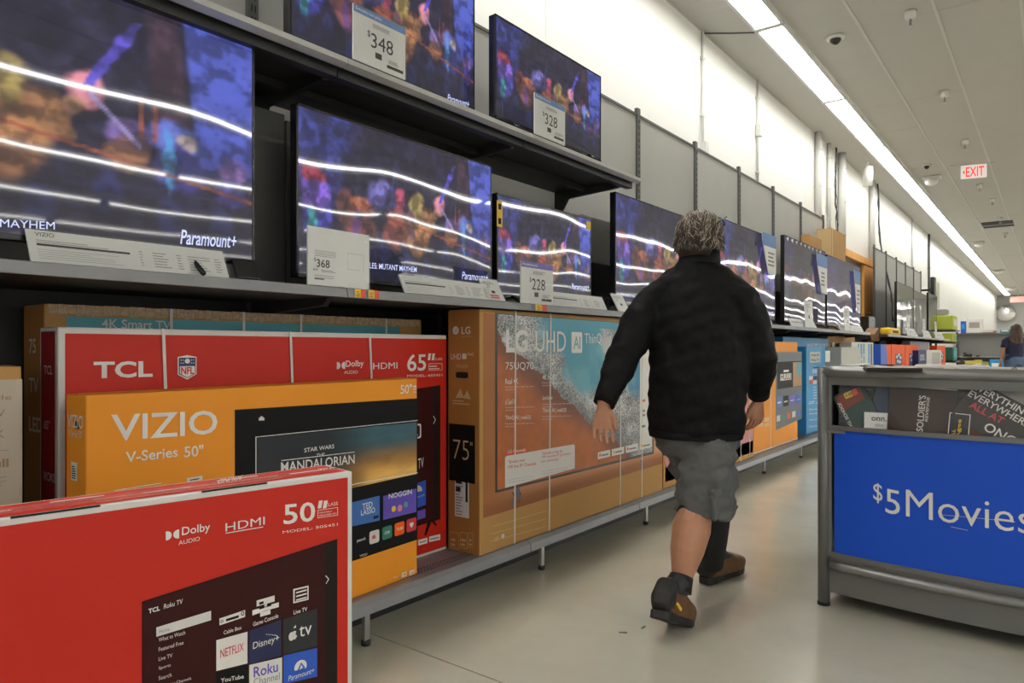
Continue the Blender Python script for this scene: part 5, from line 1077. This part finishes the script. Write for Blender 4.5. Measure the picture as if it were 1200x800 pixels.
m = MB(); kdL = Vector((-.02, -.02, -1)); rr = wrL+(hdL-wrL)*.55+kdL*.105-RT*.012-camd*.006; m.tube([rr+RT*.0115*math.cos(a)-camd*.0115*math.sin(a) for a in np.linspace(0, 6.28, 13)], .0022, mat('gold', (.7, .5, .2), .25, metal=1), 6); part(m, 'ring', man)
# ---- woman in the far background
W0 = ony(1189, 400, 18.9); wz = Vector((W0.x, W0.y, 0)); wo = empty('person', wz, 0, 'woman with long brown hair and navy shirt standing far off by the shelves', 'person')
def wp(x, y, z): return wz+RT*x+camd*y+up*z
WS = mat('shirt_navy', (.012, .014, .045), .8); JN = mat('jeans_blue', (.07, .11, .19), .8); HB = mat('hair_brown', (.055, .028, .015), .5, var=.4, vscale=30)
b = MB()
b.ball(wp(.02, 0, 1.50), (.075, .09, .10), SKIN); b.loft([(wp(.0, 0, 1.42), .05, .05), (wp(0, 0, 1.30), .06, .06)], SKIN, side=RT); b.loft([(wp(0, 0, 1.34), .14, .08), (wp(0, 0, 1.1), .13, .10), (wp(0, 0, .9), .16, .12)], SKIN, side=RT)
b.loft([(wp(.04, .08, 1.50), .012, .01), (wp(.04, .10, 1.48), .015, .012)], SKIN, side=RT)
for s in (-1, 1):
    b.loft([(wp(s*.13, 0, 1.33), .05, .05), (wp(s*.21, 0, 1.25), .045, .045), (wp(s*.25, .02, 1.02), .036, .036), (wp(s*.235, .10, .82), .026, .024), (wp(s*.22, .13, .74), .036, .016)], SKIN, side=RT)
    for i in range(4): b.tube([wp(s*.22+(i-1.5)*.018, .13, .75), wp(s*.22+(i-1.5)*.018, .15, .69), wp(s*.22+(i-1.5)*.017, .15, .655)], [.009, .009, .007], SKIN, 6)
    b.tube([wp(s*.22-s*.03, .13, .79), wp(s*.17, .16, .74)], [.011, .009], SKIN, 6)
    b.loft([(wp(s*.08, 0, .92), .09, .10), (wp(s*.09, 0, .5), .06, .065), (wp(s*.09, 0, .08), .04, .045)], SKIN, side=RT)
bake(b, 'body', wo, SKIN, .009, 3)
b = MB(); b.loft([(wp(0, 0, .84), .205, .135), (wp(0, 0, 1.0), .185, .125), (wp(0, 0, 1.2), .19, .125), (wp(0, 0, 1.32), .175, .10), (wp(0, 0, 1.39), .08, .07)], WS, side=RT)
for s in (-1, 1): b.loft([(wp(s*.12, 0, 1.31), .07, .07), (wp(s*.20, 0, 1.26), .072, .07), (wp(s*.245, 0, 1.12), .062, .062)], WS, side=RT)
bake(b, 'shirt', wo, WS, .012, 3, .02, .1)
b = MB(); b.loft([(wp(0, 0, .98), .19, .12), (wp(0, 0, .85), .20, .14), (wp(0, 0, .74), .19, .13)], JN, side=RT)
for s in (-1, 1): b.loft([(wp(s*.09, 0, .84), .10, .12), (wp(s*.095, 0, .45), .075, .08), (wp(s*.095, 0, .07), .06, .07)], JN, side=RT)
bake(b, 'jeans', wo, JN, .012, 3, .015, .1)
b = MB(); b.loft([(wp(.01, -.02, 1.625), .04, .04), (wp(.01, -.03, 1.59), .085, .095), (wp(.01, -.035, 1.5), .115, .11), (wp(-.01, -.06, 1.36), .14, .085), (wp(-.03, -.08, 1.25), .15, .06), (wp(-.05, -.085, 1.17), .10, .035)], HB, side=RT)
bake(b, 'hair', wo, HB, .010, 2, .03, .05)
m = MB()
for s in (-1, 1): c = wp(s*.095, .04, .035); m.loft([(c-camd*.12, .035, .035), (c, .045, .04), (c+camd*.13, .035, .025)], SOLE, side=RT)
part(m, 'shoes', wo)
# ================================================================ MOVIE BIN
BX0, BX1, BY = -.785, .56, 3.20
BG = mat('bin_grey_metal', (.175, .175, .168), .42, metal=.35, var=.06); BGL = mat('bin_rail_grey', (.24, .24, .235), .3, metal=.5); BLU = mat('bin_sign_blue', (.010, .085, .60), .42, spec=.3, var=.03, vscale=2)
ACR = mat('acrylic', (.8, .82, .82), .05, alpha=.05)
bin_ = empty('movie_bin', ((BX0+BX1)/2, BY+.45, 0), 0, 'grey curved movie bin with a blue front reading five dollar movies', 'display bin')
BO = Vector(bin_.location)
def arcy(x): u = (x-(BX0+BX1)/2)/((BX1-BX0)/2); return BY-.065*(1-u*u)
def band(z0, z1, y_off, th, mt, name, x0=BX0+.02, x1=BX1-.02, n=26, bevel=0., zc=0.):
    m = MB(); R = []
    for i in range(n+1):
        x = x0+(x1-x0)*i/n; y = arcy(x)+y_off; R.append([(x, y, z0), (x, y, z1), (x, y+th, z1), (x, y+th, z0)])
    m.rings(R, mt, True, False); m.v = [tuple(Vector(v)-BO) for v in m.v]; return m.build(name, bin_, bevel=bevel)
def btube(z, y_off, r, mt, name, x0=BX0, x1=BX1):
    m = MB().tube([(x, arcy(x)+y_off, z) for x in np.linspace(x0, x1, 27)], r, mt, 10); m.v = [tuple(Vector(v)-BO) for v in m.v]; return m.build(name, bin_)
band(.225, .755, -.004, .012, BLU, 'sign_panel', BX0+.045, BX1-.045); band(.215, .235, -.012, .03, BG, 'lower_frame'); band(.754, .773, -.012, .03, BG, 'window_sill', BX0+.03, BX1-.03)
band(.06, .22, -.0, .02, BG, 'kick_panel'); btube(.178, -.008, .020, BGL, 'kick_rail', BX0+.03, BX1-.03)
band(.775, .955, .004, .004, ACR, 'acrylic_window', BX0+.06, BX1-.06); band(.945, .985, -.008, .03, BG, 'top_frame'); btube(1.0, .0, .024, BGL, 'top_rail')
for x in (BX0, BX1):
    m = MB().tube([(x, BY, .012), (x, BY, 1.015)], .024, BG, 14); m.tube([(x, BY, 0), (x, BY, .014)], .026, SLOT, 14); m.v = [tuple(Vector(v)-BO) for v in m.v]; m.build('post', bin_)
    m = MB().box(x+(.02 if x < 0 else -.034), x+(.034 if x < 0 else -.02), BY-.012, BY+.02, .22, .99, BG); m.v = [tuple(Vector(v)-BO) for v in m.v]; m.build('stile', bin_, bevel=.003)
    m = MB().box(x-.008, x+.008, BY, BY+.9, .06, .98, BG); m.v = [tuple(Vector(v)-BO) for v in m.v]; m.build('side_panel', bin_)
    m = MB().tube([(x, BY, 1.0), (x, BY+.9, 1.0)], .022, BGL); m.v = [tuple(Vector(v)-BO) for v in m.v]; m.build('side_rail', bin_)
    m = MB().tube([(x, BY+.9, 0), (x, BY+.9, 1.01)], .022, BG); m.v = [tuple(Vector(v)-BO) for v in m.v]; m.build('post', bin_)
m = MB().box(BX0, BX1, BY+.88, BY+.9, .06, .98, BG); m.v = [tuple(Vector(v)-BO) for v in m.v]; m.build('back_panel', bin_)
m = MB().box(BX0+.01, BX1-.01, BY-.02, BY+.88, .74, .752, BG); m.v = [tuple(Vector(v)-BO) for v in m.v]; m.build('bin_floor', bin_)
m = MB(); 
def bintext(t, bl, br, tl, bold=0.):
    v, f, _ = glyphs(t, bold, 3); A, B_, Cc = (ony(*q, BY-.045) for q in (bl, br, tl))
    pts = []
    for a, c in v: p = A+(B_-A)*a+(Cc-A)*c; pts.append(Vector((p.x, arcy(p.x)-.0055, p.z))-BO)
    m.add(pts, f, WHITE)
bintext('$', (1023, 588), (1034, 591), (1023, 565)); bintext('5', (1037.5, 600.5), (1055, 604), (1037.5, 572)); bintext('Movies', (1062, 604.5), (1211, 624.5), (1062, 573), -.004)
m.build('lettering', bin_, label='white lettering of the price and the word Movies')
m = MB()
for x0, y0, x1, y1 in ((1102, 602, 1150, 606), (1150, 606, 1190, 610), (1115, 616, 1135, 620)):
    a, c = ony(x0, y0, BY-.045), ony(x1, y1, BY-.045); m.add([Vector((p.x, arcy(p.x)-.006, p.z+dz))-BO for p, dz in ((a, 0), (c, 0), (c, .0015), (a, .0015))], [(0, 1, 2, 3)], WCARD)
m.build('scratch', bin_)
# movie cases
CASEM = mat('case_black', (.012, .012, .013), .3, spec=.3); SLV = mat('case_sleeve_dark', (.03, .028, .03), .3, spec=.3); CV = [mat(f'cover_{i}', c, .4, spec=.12, var=.6, vscale=16) for i, c in enumerate(((.040, .016, .012), (.22, .04, .02), (.02, .06, .055), (.03, .03, .045), (.35, .33, .30), (.40, .25, .06), (.02, .045, .10), (.035, .03, .028)))]
def case(label, ctr, sz, rot, cover, group=None, name='movie_case', cat='movie'):
    e = empty(name, ctr, 0, label, cat, group); e.rotation_euler = rot; w_, h = sz
    MB().box(-w_/2, w_/2, 0, .014, -h/2, h/2, CASEM).build('case', e, bevel=.002)
    MB().box(-w_/2+.004, w_/2-.002, -.0012, .0, -h/2+.003, h/2-.003, cover).build('cover', e); return e
class CF(Face):
    def __init__(s, e): s.e = e; s.mb = MB(); s.h = .0014; s.side = 'front'; s.root = e
def fy(px, py, dy=.02): q = ony(px, py, BY-.05+dy); return Vector((q.x, arcy(q.x)+.012+dy*.5, q.z))
R = math.radians
e = case('tilted red and teal movie case with a yellow price sticker, left end of the bin', fy(1003, 481), (.135, .19), (R(-8), R(-28), 0), CV[2]); f = CF(e)
f.poly([(-.06, .02), (.05, .03), (.05, .085), (-.055, .085)], CV[1], 1, False); f.rect(-.02, .06, .035, .085, YELLOW, 2); f.rect(.012, .06, .035, .085, TAGRED, 3); f.t3('5.00', -.015, .066, .013, INK, .03, 4); f.text('NIGHT SCHOOL', (-.058, -.085), (-.058, .06), (-.045, -.085), WHITE, .03, k=3, px=False); f.build('cover_print')
e = empty('gift_card', fy(1029, 494, .0)+Vector((0, -.006, -.035)), R(2), 'small white card reading onn. standing in the bin window', 'card'); MB().box(-.055, .055, 0, .004, 0, .07, PAPER).build('card', e); f = Face(e, 'front', 0); f.t3('onn.', 0, .036, .016, INK, .05, 2, 'c'); f.lines(-.015, .015, .02, .026, 3, GREYINK, 2, .4); f.build('lettering')
e = case('large dark brown case with the title printed sideways, middle of the bin window', fy(1080, 481, .02)+Vector((0, 0, 0)), (.235, .19), (R(-5), R(3), 0), CV[0]); f = CF(e)
f.text("SOLDIER'S", (.010, -.082), (.012, .06), (-.014, -.082), WHITE, .03, k=3, px=False); f.text('REVENGE', (.024, -.04), (.025, .055), (.014, -.04), WHITE, .02, k=3, px=False); f.rect(-.115, .088, .115, .092, WCARD, 2); f.build('cover_print')
e = case('small case with yellow sideways lettering right of the brown case', fy(1124, 497, .005)+Vector((0, -.006, -.01)), (.07, .105), (R(-5), R(4), 0), CV[3]); f = CF(e)
f.frame(-.034, -.052, .034, .052, .003, WHITE, 2); f.text('ALL', (-.012, -.045), (-.01, -.01), (-.022, -.045), YELLOW, .05, k=3, px=False); f.text('Ages', (.008, -.045), (.01, .03), (-.008, -.045), YELLOW, .05, k=3, px=False); f.build('cover_print')
e = case('large tilted case covered in big pale capital letters, right end of the window', fy(1171, 489, .02), (.27, .165), (R(-6), R(31), 0), CV[7]); f = CF(e)
for i, (t_, a, b_, mt_) in enumerate((('EVERYTHING', .0, 1, WHITE), ('EVERYWHERE', .1, .95, WCARD), ('ALL AT', .15, .6, INKRED), ('ONCE', .3, 1., WHITE))):
    f.t3(t_, (-.125, -.125, -.10, -.02)[i], (.048, .016, -.018, -.066)[i], (.025, .025, .026, .034)[i], mt_, .05, 3)
f.build('cover_print')
e = case('pale case behind the others at the right end of the bin', fy(1185, 462, .10), (.13, .18), (R(-20), R(-30), 0), CV[4]); case('blue-grey case behind the white onn. card', fy(1045, 475, .07), (.135, .19), (R(-15), R(6), 0), CV[6])
case('dark red case low behind the tilted lettered case', fy(1150, 500, .06), (.135, .19), (R(-20), R(40), 0), CV[1])
rr = random.Random(11)
M_case = MB().box(-.0675, .0675, -.095, .095, 0, .014, CASEM).mesh('case'); covs = [MB().box(-.064, .065, -.092, .092, .014, .0152, c).mesh('cover') for c in [CASEM]*6+[SLV]*3+CV]
for iz in range(14):
    for ix in range(9):
        for iy in range(4):
            x = BX0+.12+ix*.14+rr.uniform(-.03, .03); y = BY+.06+iy*.21+rr.uniform(-.03, .03); z = .754+iz*.0175
            if iz > 11 and rr.random() < .35: continue
            if 0 < iy < 3 and iz < 11 or ix in (3, 4, 5) and 0 < iy and iz < 10: continue
            if iy == 0: y += .02
            tp = 1. if iz > 10 else .08
            if tp == 1.: z += (iz-10)*.006
            else: x = BX0+.12+ix*.142+rr.uniform(-.002, .002); y = BY+.13+iy*.205
            e = bpy.data.objects.new('movie_case', None); COL.objects.link(e); e.location = (x, max(y, arcy(x)+.16), z+rr.uniform(0, .002)); e.rotation_euler = (rr.uniform(-.05, .05)*tp, rr.uniform(-.08, .08)*tp, rr.uniform(-.5, .5)*tp+(HALFPI if rr.random() < .3*tp**2 else 0))
            e.scale = (1, 1, 1); tag(e, 'movie case lying flat in the heap that fills the bin', 'movie', 'heap of movie cases in the bin')
            for nm, me in (('case', M_case), ('cover', rr.choice(covs))): o = bpy.data.objects.new(nm, me); COL.objects.link(o); o.parent = e
# loose papers and cases on top of the heap
def flat(name, label, cat, px, py, z, w_, d, rz, mt, th=.012):
    q = onz(px, py, z); e = empty(name, (q.x, q.y, z), rz, label, cat); MB().box(-w_/2, w_/2, -d/2, d/2, 0, th, mt).build('body', e, bevel=.002)
    MB().box(-w_/2+.01, w_/2-.01, -d/2+.01, d/2-.01, th, th+.001, CV[4]).build('cover', e); return e
flat('movie_case', 'pale open case lying on top of the heap, middle of the bin', 'movie', 1115, 431, 1.018, .26, .19, .1, WCARD); flat('movie_case', 'orange case lying on top of the heap, left of the pale open one', 'movie', 1078, 433, 1.014, .22, .15, -.2, mat('cover_amber', (.55, .25, .04), .35)); flat('movie_case', 'grey case on top of the heap at the left of the bin', 'movie', 1045, 434, 1.012, .19, .14, .3, CV[7]); flat('movie_case', 'white and red case on top of the heap near the right edge of the photo', 'movie', 1165, 434, 1.012, .28, .19, -.1, WCARD)
# ================================================================ FAR END
GU = mat('far_unit_grey', (.36, .36, .345), .6); GB = mat('far_back_grey', (.27, .27, .26), .6)
fu = empty('shelving_unit', (-1.2, 29.6, 0), 0, 'far grey shelving unit with two bays standing across the aisle end', 'shelving')
for x0, x1 in ((-1.55, .1), (.12, 1.8), (1.82, 3.5)):
    MB().box(x0, x1, .2, .24, .1, 1.62, GB).build('back_panel', fu); MB().box(x0, x1, -.3, .2, .78, .81, GU).build('shelf', fu); MB().box(x0, x1, -.35, .2, .1, .2, GU).build('base', fu); MB().box(x0, x1, -.1, .26, 1.60, 1.64, GU).build('top_shelf', fu)
for x in (-1.57, .11, 1.81, 3.52): MB().box(x-.03, x+.03, -.02, .26, 0, 1.68, UPR).build('upright', fu)
def farbox(name, label, cat, px0, py0, px1, py1, mt, Y=29.2, d=.3, print_=None):
    a, c = ony(px0, py0, Y), ony(px1, py1, Y); e = empty(name, ((a.x+c.x)/2, Y+d/2, a.z), 0, label, cat); w_ = abs(c.x-a.x)/2; h = c.z-a.z
    MB().box(-w_, w_, -d/2, d/2, 0, h, mt).build('body', e, bevel=.01); f = Face(e, 'front', d/2); f.rect(-w_*.7, h*.35, w_*.6, h*.75, print_ or WHITE, 1); f.rect(-w_*.4, h*.2, w_*.2, h*.3, INK, 1); f.build('front_print'); return e
YG = mat('pack_yellow', (.62, .50, .06), .5); LIME = mat('pack_lime', (.48, .55, .08), .6, spec=.2)
z81 = .81
def onshelf(name, label, cat, px0, px1, h, mt, z, Y=29.45, d=.25, print_=None):
    a, c = ony(px0, 400, Y), ony(px1, 400, Y); e = empty(name, ((a.x+c.x)/2, Y+d/2-.1, z), 0, label, cat); w_ = abs(c.x-a.x)/2
    MB().box(-w_, w_, -d/2, d/2, 0, h, mt).build('body', e, bevel=.012); f = Face(e, 'front', d/2); f.rect(-w_*.7, h*.35, w_*.6, h*.75, print_ or WHITE, 1); f.build('front_print'); return e
for i, (a, c, h, mt_, pr, lb) in enumerate(((1131, 1142, .36, YG, ROYAL, 'yellow pack with a blue band'), (1142, 1151, .40, YG, WCARD, 'yellow pack with a pale band'), (1151, 1159, .33, mat('pack_olive', (.30, .30, .10), .5), YG, 'olive pack'), (1160, 1176, .42, BLUEC, WHITE, 'light blue pack beside the woman'))):
    onshelf('grocery_pack', lb+' on the base of the far grey shelving', 'pack', a, c, h+.1, mt_, .2, Y=29.3, print_=pr)
for a, c, h, lb in ((1129, 1132, .14, 'small black gadget'), (1132.5, 1139, .09, 'low black gadget'), (1144, 1148, .05, 'tiny black gadget')): onshelf('gadget', lb+' on the middle shelf of the far grey unit', 'gadget', a, c, h, SLOT, z81, Y=29.35, print_=UPR)
onshelf('carton', 'blue leaning carton on top of the far grey unit', 'carton', 1126, 1132, .42, ROYAL, 1.64, print_=BLUEC); onshelf('carton', 'white carton with brown goods on top of the far grey unit', 'carton', 1133, 1152, .5, WCARD, 1.64, print_=mat('print_greybrown', (.36, .31, .26), .5))
onshelf('carton', 'low red and grey row on top of the far grey unit', 'carton', 1148, 1168, .08, mat('pack_pinkgrey', (.35, .2, .2), .5), 1.64); onshelf('carton', 'low teal row on top of the far grey unit, right part', 'carton', 1172, 1184, .12, TEAL, 1.64)
# end-cap rack with lime packs at the end of the far run
y0 = 19.95; er = empty('end_rack', (-2.2, y0+.5, 0), HALFPI, 'narrow black end rack with lime green packs after the far TVs', 'shelving')
for z in (.2, .75, 1.22, 1.52): MB().box(-.45, .55, -.3, .25, z, z+.03, UNDER).build('shelf', er)
for x in (-.45, .52): MB().box(x, x+.03, .2, .25, 0, 1.9, UPR).build('upright', er)
def rackpack(label, dx, w_, h, z, mt, pr):
    e = empty('grocery_pack', (-2.15, y0+.5+dx, z+.03), HALFPI, label, 'pack'); MB().box(-w_/2, w_/2, -.2, .2, 0, h, mt).build('body', e, bevel=.03); f = Face(e, 'front', .2); f.rect(-w_*.35, h*.3, w_*.3, h*.75, pr, 1); f.build('front_print')
rackpack('large lime and white pack on top of the black end rack', 0, .95, .36, 1.52, LIME, WCARD); rackpack('lime box on the second shelf of the end rack, left', -.25, .35, .22, 1.22, LIME, GREEN); rackpack('lime box on the second shelf of the end rack, right', .2, .4, .22, 1.22, LIME, GREEN); rackpack('dark teal box low on the end rack', .05, .8, .35, .75, GREEN, TEAL)
e = empty('grey_box', (-2.25, y0+.4, 1.92), HALFPI, 'small grey box above the lime pack on the end rack', 'box'); MB().box(-.3, .3, -.15, .15, 0, .14, GU).build('body', e, bevel=.01); MB().box(-.02, .02, -.1, .1, -.04, 0, GU).build('spacer', e)
# wall bracket with speaker, far run
q = onx(1088, 340, WX+.3); e = empty('wall_bracket', (WX+.02, q.y, q.z), 0, 'black bracket with a dark speaker on the far white wall', 'bracket')
MB().box(0, .35, -.03, .03, -.02, .03, SLOT).box(0, .35, -.03, .03, -.25, -.20, SLOT).build('arm', e); MB().box(.3, .40, .15, .45, -.30, .35, BEZEL).build('speaker', e, bevel=.02); MB().box(.28, .40, .8, 1.1, -.6, .25, mat('print_paleplate', (.6, .58, .45), .5)).build('plate', e); MB().box(.33, .36, 0, .9, -.02, .03, SLOT).build('rod', e)
# small marks on the floor
for i, (px, py) in enumerate(((730, 741), (754, 735))): q = onz(px, py, 0); m = MB().cbox((0, 0, .001), (.03, .008, .002), mat('debris', (.12, .10, .07), .8), Matrix.Rotation(.6+i, 3, 'Z')).build('floor_scrap'); m.location = (q.x, q.y, 0); tag(m, f'{("larger", "smaller")[i]} dark scrap lying on the floor left of the near shoe', 'scrap')
